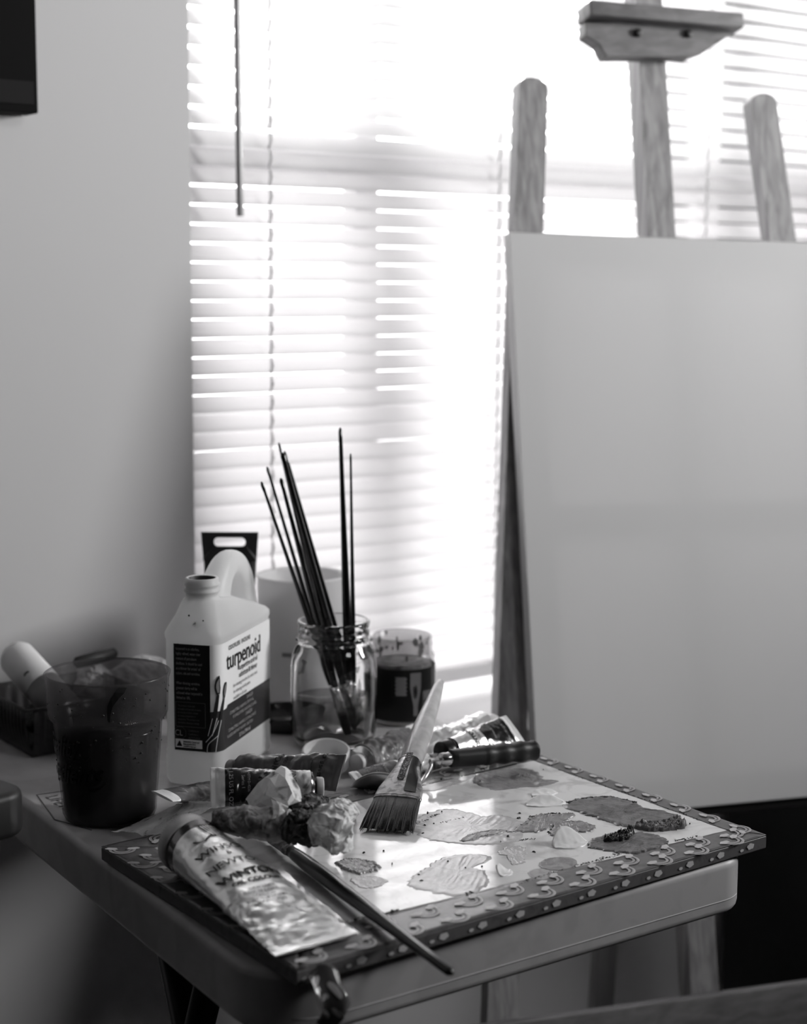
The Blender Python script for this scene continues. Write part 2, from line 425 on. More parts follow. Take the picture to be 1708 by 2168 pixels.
# black storage cabinet behind the easel
cx0 = (1.8280, 1.7000, -0.4683)[0]
cab = rooted('black_cabinet', (cx0+.4, 1.57, FLOOR), 'low black cabinet in shadow beneath the canvas', 'cabinet')
ctop = -.10
b = MB(); b.box((cx0+.45, 1.58, (FLOOR+ctop)/2), (.90, .24, ctop-FLOOR-.002), bevel=.004); b.build('body', M('cabinet_black', 0.010, 0.6), cab)
b = MB(); b.box((cx0+.45, 1.57, ctop+.006), (.92, .27, .016), bevel=.004); b.build('top_board', M('cabinet_top', 0.010, 0.6), cab)
for k in range(2):
    b = MB(); b.box((cx0+.225+.45*k, 1.455, (FLOOR+ctop)/2), (.43, .012, ctop-FLOOR-.06), bevel=.003); d_ = b.build('door', M('cabinet_door', 0.013, 0.5), cab)
    b = MB(); b.box((cx0+.41+.07*k, 1.444, ctop-.12), (.008, .012, .09), bevel=.003); b.build('handle', black_metal, d_)

# ---------------------------------------------------------------- folding table
table = rooted('folding_table', (.80, 1.27, FLOOR), 'pale plastic topped folding table crowded with painting supplies', 'table')
TA = math.radians(-0.6); TB = math.radians(-3.4); TO = V(.5390, .9020)
def tb(a, c): return V(TO.x + a*math.cos(TA) - c*math.sin(TB), TO.y + a*math.sin(TA) + c*math.cos(TB))   # table frame: a along front, c to the back
TW, TD, TR = .462, .70, .055
poly = []
def bulge(a, c):
    return a, c
for (ax, cy, q0) in ((TR, TR, PI), (TW-TR*.6, TR*.6, 1.5*PI), (TW-TR, TD-TR, 0), (TR, TD-TR, PI/2)):
    rr = TR*.6 if q0 == 1.5*PI else TR
    for k in range(9):
        q = q0 + PI/2*k/8; poly.append((ax+rr*math.cos(q), cy+rr*math.sin(q)))
full = []
for i, p in enumerate(poly):
    q = poly[(i+1) % len(poly)]; full.append(p)
    d_ = math.hypot(q[0]-p[0], q[1]-p[1])
    if d_ > .1:
        n_ = 12
        for k in range(1, n_):
            t = k/n_; x = p[0]+(q[0]-p[0])*t; y = p[1]+(q[1]-p[1])*t
            if abs(p[0]-q[0]) < 1e-6 and p[0] > .2: x += .022*math.sin(PI*t)     # right side bows outward
            full.append((x, y))
b = MB(); b.prism(full, -.046, 0, fn=lambda c: V(*tb(c.x, c.y), c.z), bevel=.007, smooth=True)
top = b.build('tabletop', table_plastic, table)
m_ = top.modifiers.new('soft', 'WEIGHTED_NORMAL')
# moulded seam line round the rim
b = MB(); seam = [V(*tb(x, y), -.0330) for x, y in full]
b.sweep([p for p in seam[5:24]], .0006, seg=6); b.build('rim_seam', M('seam_plastic', 0.45, 0.5), table)
# moulded maker's plate on the near left of the top
b = MB()
def flat(px0, ex, ey, z): return lambda x, y: (px0[0]+ex[0]*x+ey[0]*y, px0[1]+ex[1]*x+ey[1]*y, z)
g0 = (0.5832, 1.3804, 0.0000); g1 = (0.6083, 1.3768, 0.0000); g2 = (0.5772, 1.2729, 0.0000); g3 = (0.5694, 1.3078, -0.0000)
b.sweep([(g1[0], g1[1], .0002), (g0[0], g0[1], .0002), (g3[0]-.002, g3[1]-.002, .0002), (g2[0]+.004, g2[1]-.012, .0002)], .0007, .0003, seg=6)
ex = V(g2[0]-g0[0], g2[1]-g0[1]).normalized(); ey = V(-ex.y, ex.x)
b.text('LIFETIME', .017, flat((g0[0]+.004+ex.x*.010, g0[1]+ex.y*.010), ex, ey, .0004), sx=1.0)
b.build('embossed_logo', table_stain, table, 'embossed oval maker plate in the tabletop')
# scissor legs
def leg(p, q, w=.0125):
    b_ = MB(); p = V(*p); q = V(*q)
    b_.sweep([p, q], w, w*.8, up=(0, 1, 0), seg=12); return b_
def down(a, c_, k): a = V(*a); c_ = V(*c_); return a + (c_-a)*k
for a_, c_ in ((((0.6250, 1.1925, -0.1181)), ((0.6250, 1.1769, -0.1532))), (((0.6250, 1.1419, -0.1143)), ((0.6250, 1.1546, -0.1448))), (((0.7000, 1.1882, -0.1481)), ((0.7000, 1.1750, -0.1725))), (((0.7000, 1.0791, -0.1127)), ((0.7000, 1.1042, -0.1457)))):
    a_ = V(*a_); c_ = V(*c_); dr = (c_-a_)/(a_.z-c_.z)
    p = a_ + dr*(a_.z+.0465); q = a_ + dr*(a_.z-FLOOR-.004)
    leg(p, q, .0135 if p.x < .66 else .019).build('leg', black_metal, table)

# dark tray standing at the left of the table
tz = (0.4885, 1.1632, 0.0785)[2]
sc = (0.4885, 1.1632, 0.0785)
tray = rooted('black_side_tray', (sc[0]-.25, sc[1]+.2, FLOOR), 'rounded corner of a black tray stand at the left frame edge', 'tray')
b = MB(); pr = []
Wt = .5; Rt = .022
Wt = .32
for (ax, cy, q0) in ((-Rt, Rt, 1.5*PI), (-Rt, Wt, 0), (-Wt, Wt, PI/2), (-Wt, Rt, PI)):
    for k in range(9): q = q0+PI/2*k/8; pr.append((ax+Rt*math.cos(q), cy+Rt*math.sin(q)))
ta = math.radians(12)
b.prism(pr, tz-.036, tz, fn=lambda c: V(sc[0]+c.x*math.cos(ta)-c.y*math.sin(ta), sc[1]+c.x*math.sin(ta)+c.y*math.cos(ta), c.z), bevel=.006, smooth=True)
b.build('top', black_plastic, tray)
for dx, dy in ((-.20, .06), (-.29, .06), (-.20, .28), (-.29, .28)):
    px_ = sc[0]+dx*math.cos(ta)-dy*math.sin(ta); py_ = sc[1]+dx*math.sin(ta)+dy*math.cos(ta)
    b = MB(); b.sweep([(px_, py_, tz-.036), (px_, py_, FLOOR)], .012, seg=12); b.build('leg', black_metal, tray)
# ---------------------------------------------------------------- palette
pal = rooted('painting_palette', (.785, 1.04, 0), 'white glass palette edged with rainbow patterned tape, smeared with paint', 'palette')
PA, PB, PC_, PD = V(.5553, 1.1870), V(.5544, .8889), V(1.0162, .8992), V(1.0158, 1.2060)
IA, IB, IC, ID = V(.5880, 1.1600), V(.5870, .9400), V(.9985, .9261), V(.9989, 1.1760)
PT = .0120
b = MB(); b.prism([tuple(PB), tuple(PC_), tuple(PD), tuple(PA)], .0005, PT-.0006, bevel=.0012)
b.build('board', tape_dark, pal, 'tape wrapped board edge')
b = MB(); b.prism([tuple(IB+V(-.004, -.004)), tuple(IC+V(.004, -.004)), tuple(ID+V(.004, .004)), tuple(IA+V(-.004, .004))], PT-.0008, PT-.0001)
b.build('glass_sheet', glass_white, pal, 'glossy white mixing surface')
def quadpt(a, b_, c, d, u, v): return (a*(1-u)+b_*u)*(1-v) + (d*(1-u)+c*u)*v
b = MB(); TZ = PT+.0002
def strip(o0, o1, i1, i0, seed):            # outer edge o0-o1, inner edge i0-i1
    n = 60
    def f(u, v):
        p = quadpt(o0, o1, i1, i0, u, v)
        z = TZ + .00035*nz((p.x, p.y, 0), 60, seed)
        if v > .99:
            q = .0008*noise.noise(Vector((p.x*220, p.y*220, seed))); d = (o0-i0).normalized(); p = p + d*q
        return (p.x, p.y, z)
    b.grid(f, n, 8, 0, thick=.0003)
    # curled dirty lip along the inner edge
strip(PB, PC_, IC, IB, 1); strip(PC_, PD, ID, IC, 2); strip(PD, PA, IA, ID, 3); strip(PA, PB, IB, IA, 4)
def disc(cx, cy, rx, ry, ang, mi, z, lob=0.0, seed=0):
    n = 20; vs = [V(cx, cy, z)]
    for k in range(n):
        q = 2*PI*k/n; r = 1+lob*math.sin(q*5+seed)
        x, y = rx*r*math.cos(q), ry*r*math.sin(q)
        vs.append(V(cx+x*math.cos(ang)-y*math.sin(ang), cy+x*math.sin(ang)+y*math.cos(ang), z))
    b.add(vs, [(0, 1+k, 1+(k+1) % n) for k in range(n)], mi)
def ring(cx, cy, r0, r1, q0, q1, ang, mi, z):
    n = 16; vs = []
    for k in range(n+1):
        q = q0+(q1-q0)*k/n+ang
        vs += [V(cx+r0*math.cos(q), cy+r0*math.sin(q), z), V(cx+r1*math.cos(q), cy+r1*math.sin(q), z)]
    b.add(vs, [(2*k, 2*k+1, 2*k+3, 2*k+2) for k in range(n)], mi)
def motif(cx, cy, ang, s=1.0, side=None):
    z = TZ+.0006
    ring(cx, cy, .0062*s, .0084*s, PI, 2*PI, ang, 2, z); ring(cx, cy, .0096*s, .0112*s, PI, 2*PI, ang, 2, z+.0001)
    ring(cx, cy, .0112*s, .0120*s, PI, 2*PI, ang, 1, z)
    for sg in (-1, 1):
        dx = sg*.0096*s
        x = cx+dx*math.cos(ang)-.001*math.sin(ang); y = cy+dx*math.sin(ang)+.001*math.cos(ang)
        disc(x, y, .0056*s, .0030*s, ang+.2*sg, 1, z+.0003, .10, cx*50)
rnd = random.Random(5)
def along(o0, o1, i0, i1, n, rows, ang, s=1.0, off=0):
    for k in range(n):
        for j, rv in enumerate(rows):
            u = (k+.25+.5*(j % 2)+off)/n
            p = quadpt(o0, o1, i1, i0, u, rv)
            motif(p.x, p.y, ang, s)
along(PB, PC_, IB, IC, 11, (.27, .72), math.radians(20), .95)
along(PC_, PD, IC, ID, 8, (.5,), math.radians(70), .85)
along(PD, PA, ID, IA, 10, (.5,), math.radians(200), .95)
along(PA, PB, IA, IB, 7, (.3, .78), math.radians(-30), .9)
# printed clouds down the front side of the board
for k in range(13):
    u = (k+.45)/13; p = PB.lerp(PC_, u); dd = (PC_-PB).normalized(); nn = V(dd.y, -dd.x)
    for (du, rx, rz, zz) in ((0, .0042, .0026, .0064), (-.0105, .0022, .0013, .0050)):
        n = 14; c = V(p.x+dd.x*du+nn.x*.0006, p.y+dd.y*du+nn.y*.0006, zz); vs = [c]
        for q in range(n):
            a = 2*PI*q/n; r = 1+.12*math.sin(5*a+k); vs.append(c+V(dd.x*rx*r*math.cos(a), dd.y*rx*r*math.cos(a), rz*r*math.sin(a)))
        b.add(vs, [(0, 1+q, 1+(q+1) % n) for q in range(n)], 1)
b.build('tape_border', [tape_dark, tape_light, tape_mid], pal, 'grey washi tape printed with small rainbows and clouds', fix=False)
# torn flap of tape hanging from the near corner
tf = (0.5696, 0.8982, 0.0100)
def flap(u, v):
    a = u*2-1; h = v
    x = tf[0] + (.012+.004*nz((u*3, v*3, 0), 1, 3))*a + .006*h
    y = tf[1]-.012 - .010*math.sin(h*3.1) + .004*math.cos(3*a+2*h) - .004*h
    z = .010 - .040*h + .003*math.sin(4*a+5*h)
    return (x, y, z)
b = MB(); b.grid(flap, 14, 22, 0, thick=.0003)
for (u, v, r) in ((.3, .12, .004), (.7, .30, .0045), (.35, .45, .003), (.25, .75, .0045), (.5, .95, .004), (.75, .8, .0035), (.6, .62, .003)):
    vs = [V(*flap(u, v))+V(-.0008, -.0012, 0)]
    for k in range(12): q = 2*PI*k/12; vs.append(V(*flap(u+.16*math.cos(q)*r/.004, v+.07*math.sin(q)*r/.004))+V(-.0008, -.0012, 0))
    b.add(vs, [(0, 1+k, 1+(k+1) % 12) for k in range(12)], 1)
b.build('tape_flap', [M('tape_clear_grey', .10, .2, coat=.6), tape_light], pal, 'loose crinkled tape end hanging off the near corner', fix=False)

def smear(outline, h, mat, seed=0, rag=.0012, label=None, lump=None, edge=.5, dirn=None):
    P_ = [V(*p) for p in outline]; n = 150; R_ = 26
    cl = []
    m = len(P_)
    for i in range(n):
        t = i/n*m; k = int(t); t -= k
        p0, p1, p2, p3 = P_[(k-1) % m], P_[k % m], P_[(k+1) % m], P_[(k+2) % m]
        cl.append(0.5*((2*p1)+(p2-p0)*t+(2*p0-5*p1+4*p2-p3)*t*t+(3*p1-p0-3*p2+p3)*t**3))
    c = sum(cl, V(0, 0))/n; vs = []; fs = []
    zb_ = PT
    for i in range(n):
        q = cl[i]; rj = 1 + (rag/max(.004, (q-c).length))*(noise.noise(Vector((q.x*220+seed, q.y*220, 0)))*1.9 + 1.3*noise.noise(Vector((q.x*800+seed, q.y*800, 4))))
        for r in range(R_+1):
            t = r/R_; p = c + (q-c)*t*rj
            if dirn: st = 1.5*noise.noise(Vector(((p.x*dirn[1]-p.y*dirn[0])*520, (p.x*dirn[0]+p.y*dirn[1])*26, seed))) + .6*noise.noise(Vector((p.x*700, p.y*700, seed)))
            else: st = 1.2*noise.noise(Vector((p.x*190, p.y*110, seed))) + .6*noise.noise(Vector((p.x*600, p.y*600, seed)))
            hh = h*(.30 + (.42 if h < .004 else .9)*abs(st) + edge*max(0, 1-abs(t-.88)/.10)*(0.5+0.9*abs(noise.noise(Vector((q.x*500, q.y*500, seed+9))))))
            if lump:
                for (lx, ly, lr, lh) in lump:
                    d = math.hypot(p.x-lx, p.y-ly)/lr
                    if d < 1: hh += lh*(1-d*d)*(.55+.9*abs(noise.noise(Vector((p.x*600, p.y*600, seed+3)))))
            if r == R_: hh = -.0002
            vs.append(V(p.x, p.y, zb_+hh))
    W = R_+1
    for i in range(n):
        j = (i+1) % n
        for r in range(R_): fs.append((i*W+r, i*W+r+1, j*W+r+1, j*W+r))
    b_ = MB(); b_.add(vs, fs, 0, True); return b_.build('paint_smear', mat, pal, label)
L1 = (0.9544, 1.1374, 0.0130); L1b = (0.9589, 1.1146, 0.0130)
smear([(0.9116, 1.1587), (0.9307, 1.1725), (0.9555, 1.1719), (0.9765, 1.1591), (0.9746, 1.1364), (0.9667, 1.1238), (0.9746, 1.1112), (0.9535, 1.1083), (0.9323, 1.1161), (0.9104, 1.1228), (0.9068, 1.1443)], .0009, paint_mid, 1, lump=[(L1[0], L1[1], .012, .0035), (L1b[0], L1b[1], .010, .002)], label='grey paint patch with a raised lump at the far edge')
smear([(0.9274, 1.0512), (0.9456, 1.0596), (0.9641, 1.0566), (0.9804, 1.0486), (0.9855, 1.0252), (0.9843, 1.0051), (0.9908, 0.9926), (0.9919, 0.9761), (0.9809, 0.9684), (0.9544, 0.9808), (0.9409, 0.9752), (0.9329, 0.9868), (0.9309, 1.0079), (0.9288, 1.0295)], .0016, paint_dark, 2, .0022, 'broad dark grey paint patch', dirn=(.8, .6))
smear([(0.9384, 0.9726), (0.9475, 0.9781), (0.9648, 0.9690), (0.9836, 0.9711), (0.9839, 0.9603), (0.9734, 0.9510), (0.9616, 0.9519), (0.9446, 0.9594)], .0045, paint_dark, 3, .0012, 'thick ridge of dark paint')
smear([(0.8759, 0.9617), (0.8882, 0.9713), (0.9073, 0.9752), (0.9276, 0.9697), (0.9419, 0.9539), (0.9419, 0.9395), (0.9284, 0.9291), (0.9126, 0.9264), (0.8955, 0.9274), (0.8839, 0.9396), (0.8774, 0.9537)], .0016, paint_dark, 4, .0018, 'near dark grey paint patch', dirn=(.9, .3))
smear([(0.8927, 0.9626), (0.9050, 0.9681), (0.9211, 0.9684), (0.9312, 0.9701), (0.9265, 0.9618), (0.9145, 0.9558), (0.9018, 0.9562)], .0055, paint_black, 5, .0012, 'thick black paint ridge')
smear([(0.8699, 1.0013), (0.8880, 1.0181), (0.8996, 1.0206), (0.9126, 1.0161), (0.9159, 1.0032), (0.9140, 0.9940), (0.9036, 0.9895), (0.8907, 0.9926), (0.8764, 0.9939)], .0016, paint_mid, 6, .0012, dirn=(.5, .8))
smear([(0.8515, 1.0259), (0.8691, 1.0374), (0.8931, 1.0467), (0.9063, 1.0405), (0.9215, 1.0346), (0.9190, 1.0270), (0.8988, 1.0197), (0.8826, 1.0160), (0.8666, 1.0124), (0.8576, 1.0186)], .0014, paint_mid, 7, .002, dirn=(.7, .7))
smear([(0.7794, 1.0588), (0.7843, 1.0801), (0.7964, 1.0941), (0.8191, 1.1061), (0.8436, 1.1048), (0.8506, 1.0873), (0.8549, 1.0718), (0.8698, 1.0660), (0.8742, 1.0460), (0.8705, 1.0304), (0.8560, 1.0227), (0.8436, 1.0054), (0.8217, 1.0065), (0.8022, 1.0188), (0.7844, 1.0396)], .0006, paint_pale, 8, .0018, 'wide pale grey paint wash', edge=.25, dirn=(.8, .5))
smear([(0.7993, 1.0306), (0.8126, 1.0384), (0.8265, 1.0404), (0.8408, 1.0363), (0.8463, 1.0295), (0.8332, 1.0269), (0.8207, 1.0299), (0.8086, 1.0270)], .0016, paint_soft, 18, .0014, dirn=(.7, .5))
smear([(0.6883, 1.0457), (0.7007, 1.0489), (0.7095, 1.0388), (0.7128, 1.0273), (0.7104, 1.0186), (0.7011, 1.0135), (0.6898, 1.0164), (0.6853, 1.0259)], .0022, paint_soft, 9, .0018, 'crusty oval paint dab beside the long brush')
smear([(0.8152, 0.9517), (0.8273, 0.9590), (0.8394, 0.9572), (0.8479, 0.9499), (0.8443, 0.9392), (0.8351, 0.9326), (0.8212, 0.9333), (0.8135, 0.9412)], .0009, paint_mid, 10, .0004, 'smooth oval grey paint dab', edge=.1)
smear([(0.7964, 0.9418), (0.8054, 0.9469), (0.8134, 0.9439), (0.8147, 0.9353), (0.8085, 0.9270), (0.7994, 0.9247), (0.7932, 0.9302)], .0005, paint_soft, 11, .0004, edge=.1)
smear([(0.7050, 0.9736), (0.7171, 0.9872), (0.7389, 0.9973), (0.7608, 1.0082), (0.7822, 1.0066), (0.7927, 0.9993), (0.7978, 0.9877), (0.7873, 0.9817), (0.7716, 0.9796), (0.7716, 0.9642), (0.7649, 0.9513), (0.7537, 0.9395), (0.7280, 0.9324), (0.7140, 0.9458), (0.7082, 0.9617)], .0006, paint_pale, 12, .0015, 'large pale paint wash near the front', edge=.25, dirn=(.7, .6))
smear([(0.6776, 1.0099), (0.6884, 1.0111), (0.6982, 1.0030), (0.6977, 0.9909), (0.6855, 0.9848), (0.6743, 0.9903)], .0005, paint_pale, 13, .001, edge=.2)
smear([(0.8073, 0.9918), (0.8228, 0.9988), (0.8329, 0.9931), (0.8250, 0.9795), (0.8083, 0.9618), (0.7999, 0.9650), (0.8072, 0.9797)], .0006, paint_pale, 14, .002, edge=.3)
smear([(0.8538, 1.1639), (0.8796, 1.1845), (0.9010, 1.1877), (0.9263, 1.1847), (0.9217, 1.1696), (0.9080, 1.1611), (0.8816, 1.1549), (0.8618, 1.1532)], .0004, paint_pale, 15, .0012, edge=.2)
def curl(c, L_, W_, hgt, ang, mat, seed, label):
    c = V(c[0], c[1]); ca, sa = math.cos(ang), math.sin(ang)
    def f(u, v):
        a = (u-.5)*L_; w_ = (v-.5)*W_*(1-.75*abs(2*u-1)**2.0)
        x = c.x+a*ca-w_*sa; y = c.y+a*sa+w_*ca
        z = PT + .0008 + hgt*max(0, v-.35)**1.5*(1-(2*u-1)**2)*1.8 + .0006*nz((x, y, 0), 250, seed)
        return (x, y, z)
    b_ = MB(); b_.grid(f, 24, 14, 0, thick=.0012); b_.build('paint_dab', mat, pal, label)
curl((0.9206, 1.0666, 0.0130), .036, .017, .006, math.radians(-22), paint_white, 1, 'curled white paint dab')
curl((0.9383, 1.0892, 0.0130), .026, .012, .003, math.radians(-12), paint_white, 2, 'small white paint dab')
curl((0.8679, 0.9749, 0.0130), .032, .022, .012, math.radians(-8), paint_white, 3, 'peaked white paint dab beside black paint')
curl((0.7824, 0.9533, 0.0130), .016, .012, .006, math.radians(30), paint_white, 4, 'tiny white paint peak')
b = MB(); rnd = random.Random(11)
spk = [(0.8890, 1.1761), (0.7994, 1.0800), (0.7799, 1.1011), (0.7859, 1.0643), (0.8078, 1.0787), (0.8323, 1.1000), (0.8320, 0.9773), (0.9862, 1.1468), (0.7928, 1.0891), (0.8329, 1.0359), (0.8400, 1.0353), (0.8856, 1.0597), (0.8759, 1.0493), (0.7645, 0.9794), (0.7617, 0.9983), (0.7255, 0.9876), (0.7200, 0.9765), (0.7349, 1.0479), (0.9145, 1.1513), (0.9346, 1.0607), (0.9234, 1.0884), (0.9312, 1.0912), (0.9844, 0.9553), (0.9188, 0.9220), (0.7770, 0.9746), (0.7194, 1.0533), (0.7228, 1.0190), (0.8208, 1.1049), (0.7954, 1.1009), (0.8382, 1.0177), (0.8253, 1.0110)]
for i, (x, y) in enumerate(spk):
    r = rnd.uniform(.0003, .0010); q = rnd.uniform(0, PI); n = 9
    b.lathe([(0, PT), (r, PT), (r*.7, PT+.0008*rnd.uniform(.6, 1.8)), (0, PT+.0012)], (x, y, 0), n, mod=lambda a, k: .7+1.6*abs(math.cos(a-q))**2, smooth=False)
for (x0, y0, x1, y1) in [p for p in ([(0.8124, 1.0937), (0.8291, 1.0991)]+[(0.7914, 1.0871), (0.8142, 1.0893)]+[(0.8661, 1.0425), (0.8980, 1.0432)]+[(0.8610, 1.0251), (0.8825, 1.0311)],)][0:0]: pass
def crumbs(pts, n, r0, seed):
    rn = random.Random(seed)
    for k in range(int(n*3.0)):
        t = rn.random()*(len(pts)-1); i = int(t); t -= i
        x = pts[i][0]*(1-t)+pts[i+1][0]*t+rn.gauss(0, .0007); y = pts[i][1]*(1-t)+pts[i+1][1]*t+rn.gauss(0, .0011); r = r0*.42*rn.uniform(.3, 1.6)
        q = rn.uniform(0, PI)
        b.lathe([(0, PT), (r, PT), (r*.7, PT+r*.9), (0, PT+r*1.1)], (x, y, 0), 6, mod=lambda a, k_: .6+1.9*abs(math.cos(a-q))**2, smooth=False)
crumbs([(0.7900, 1.0866), (0.8023, 1.0900), (0.8102, 1.0906)], 26, .0008, 1)
crumbs([(0.8139, 1.0957), (0.8307, 1.0980)], 22, .0008, 2)
crumbs([(0.8132, 1.0779), (0.8411, 1.0783)], 22, .0007, 3)
crumbs([(0.7995, 1.0291), (0.8205, 1.0359), (0.8400, 1.0353)], 34, .0009, 4)
crumbs([(0.8376, 1.0355), (0.8506, 1.0236)], 14, .0009, 5)
crumbs([(0.8856, 1.0472), (0.9047, 1.0448), (0.9232, 1.0335)], 34, .0009, 6)
crumbs([(0.8543, 1.0268), (0.8776, 1.0345), (0.8988, 1.0380)], 34, .0010, 7)
crumbs([(0.9380, 1.0584), (0.9607, 1.0590), (0.9806, 1.0501), (0.9882, 1.0250)], 90, .0013, 8)
crumbs([(0.8792, 0.9636), (0.8955, 0.9691), (0.9292, 0.9657)], 50, .0012, 9)
crumbs([(0.8324, 1.0075), (0.8534, 1.0028)], 14, .0006, 10)
crumbs([(0.8707, 1.0022), (0.8874, 1.0186), (0.8955, 1.0219)], 20, .0009, 11)
crumbs([(0.7744, 0.9311), (0.7976, 0.9309), (0.8292, 0.9342), (0.8588, 0.9343), (0.8893, 0.9345), (0.9301, 0.9336), (0.9689, 0.9292)], 90, .0007, 12)
crumbs([(0.7841, 1.1821), (0.8235, 1.1833), (0.9001, 1.1828), (0.9633, 1.1815)], 90, .0006, 13)
crumbs([(0.9981, 1.1403), (0.9993, 1.0642), (1.0003, 1.0052), (0.9991, 0.9587)], 70, .0006, 14)
crumbs([(0.6157, 0.9428), (0.6542, 0.9397), (0.6696, 0.9378)], 16, .0011, 15); crumbs([(0.7304, 0.9355), (0.7365, 0.9347)], 12, .0011, 16)
stuff(b.build('paint_crumbs', paint_black, pal, 'dried dark paint crumbs'))
# ---------------------------------------------------------------- plastic cup with dark liquid
cc = (0.6114, 1.2879, 0.0000)
CX, CY = cc[0], cc[1]
cup = rooted('plastic_tumbler', (CX, CY, 0), 'smoky translucent plastic tumbler half full of black liquid, front left', 'cup')
def M_cup(name, tint, dv, mix, rough=.3, zr_=None):
    m = bpy.data.materials.new(name); m.use_nodes = True; nt = m.node_tree; N = nt.nodes; L = nt.links
    p = N['Principled BSDF']; out = N['Material Output']; p.inputs['Base Color'].default_value = col(dv); p.inputs['Roughness'].default_value = rough
    t = N.new('ShaderNodeBsdfTransparent'); t.inputs[0].default_value = col(tint)
    mx = N.new('ShaderNodeMixShader'); mx.inputs[0].default_value = mix
    if zr_:
        tc = N.new('ShaderNodeTexCoord'); sp = N.new('ShaderNodeSeparateXYZ'); L.new(tc.outputs['Object'], sp.inputs[0])
        r = N.new('ShaderNodeMapRange'); r.inputs[1].default_value = zr_[0]; r.inputs[2].default_value = zr_[1]; r.inputs[3].default_value = zr_[2]; r.inputs[4].default_value = zr_[3]
        n_ = N.new('ShaderNodeTexNoise'); n_.inputs['Scale'].default_value = 40; L.new(tc.outputs['Object'], n_.inputs['Vector'])
        a_ = N.new('ShaderNodeMath'); a_.operation = 'MULTIPLY_ADD'; a_.inputs[1].default_value = .012; L.new(n_.outputs['Fac'], a_.inputs[0]); L.new(sp.outputs[2], a_.inputs[2])
        L.new(a_.outputs[0], r.inputs[0]); L.new(r.outputs[0], mx.inputs[0])
    L.new(t.outputs[0], mx.inputs[1]); L.new(p.outputs[0], mx.inputs[2]); L.new(mx.outputs[0], out.inputs[0]); MATS[name] = m; return m
smoky = M_cup('smoky_plastic', .78, .17, .19, .22)
def flute(a, i): return 1 - (.012*abs(math.sin(a*8)) if 2 <= i <= 6 else 0)
prof = [(.0, .0015), (.0385, .0015), (.0405, .005), (.0425, .030), (.0445, .055), (.0462, .078), (.0468, .0865), (.0500, .0905), (.0515, .094), (.0528, .123), (.0540, .1265), (.0543, .1285), (.0530, .1292), (.0520, .1275)]
b = MB(); b.lathe(prof, (CX, CY, 0), 96, mod=flute)
b.lathe([(r-.0016, z+.0012) for r, z in prof[1:12]], (CX, CY, 0), 96, mod=flute); b.build('cup_wall', smoky, cup)
liq = M_cup('murky_liquid', .55, .006, .9, .15, (.050, .085, .99, .35))
b = MB(); b.lathe([(0, .003), (.0368, .003), (.039, .006), (.0408, .030), (.0428, .055), (.0444, .078), (.0446, .082), (0, .082)], (CX, CY, 0), 64); b.build('dark_liquid', liq, cup, 'black murky liquid filling the cup')
def cupR(z): 
    z = max(.002, min(.128, z))
    for (r0, z0), (r1, z1) in zip(prof[1:], prof[2:]):
        if z0 <= z <= z1: return r0+(r1-r0)*(z-z0)/max(1e-6, z1-z0)
    return .05
def cupmap(aend, z0, off=.0004, slope=0.0):
    def f(x, y):
        z = z0+y+slope*x; r = cupR(z)+off; a = aend + x/.0445
        return (CX+r*math.cos(a), CY+r*math.sin(a), z)
    return f
b = MB(); ink = M('printed_ink_black', .004, .4)
b.text('Quality', .0245, cupmap(math.radians(210), .0650, off=.0010, slope=.10), sx=.78, shear=.35, align='RIGHT', sub=.004, bold=.0005)
b.text('Ingredients', .0245, cupmap(math.radians(236), .0430, off=.0010, slope=.10), sx=.78, shear=.35, align='RIGHT', sub=.004, bold=.0004)
for (q0, z0, ln) in ((205, .0625, .50), (228, .0395, .40)):
    n = 18; vs = []
    for k in range(n+1):
        t = k/n; a = math.radians(q0)-.18+ln*t; z = z0 - .004*math.sin(PI*t)+.003*t; w_ = .0011*math.sin(PI*min(1, t*1.02))+.0002; r = cupR(z)+.0005
        vs += [V(CX+r*math.cos(a), CY+r*math.sin(a), z-w_), V(CX+r*math.cos(a), CY+r*math.sin(a), z+w_)]
    b.add(vs, [(2*k, 2*k+1, 2*k+3, 2*k+2) for k in range(n)])
b.build('printed_lettering', ink, cup, 'black script lettering on the cup')
b = MB(); rn = random.Random(3)
for k in range(70):
    a = math.radians(rn.uniform(160, 330)); z = rn.uniform(.05, .124); r = cupR(z)+.0003; s = rn.uniform(.0004, .0011)
    b.lathe([(0, -s*.3), (s, 0), (s*.7, s*.6), (0, s*.8)], (CX+r*math.cos(a), CY+r*math.sin(a), z), 8, R=axis_R((math.cos(a), math.sin(a), 0)))
def drip(a, z): r = cupR(z)+.0006; return V(CX+r*math.cos(a), CY+r*math.sin(a), z)
dr0 = math.radians(258)
pts = [(dr0, .1275, .0030), (dr0-.05, .123, .0038), (dr0-.13, .118, .0030), (dr0-.20, .112, .0020), (dr0-.22, .105, .0012), (dr0-.22, .098, .0005)]
vs = []
for (a, z, w_) in pts: vs += [drip(a-w_/.05, z), drip(a+w_/.05, z-.001)]
b.add(vs, [(2*k, 2*k+1, 2*k+3, 2*k+2) for k in range(len(pts)-1)])
stuff(b.build('splashes', M('dark_splash', .012, .3), cup, 'dark paint drips and droplets on the cup'))

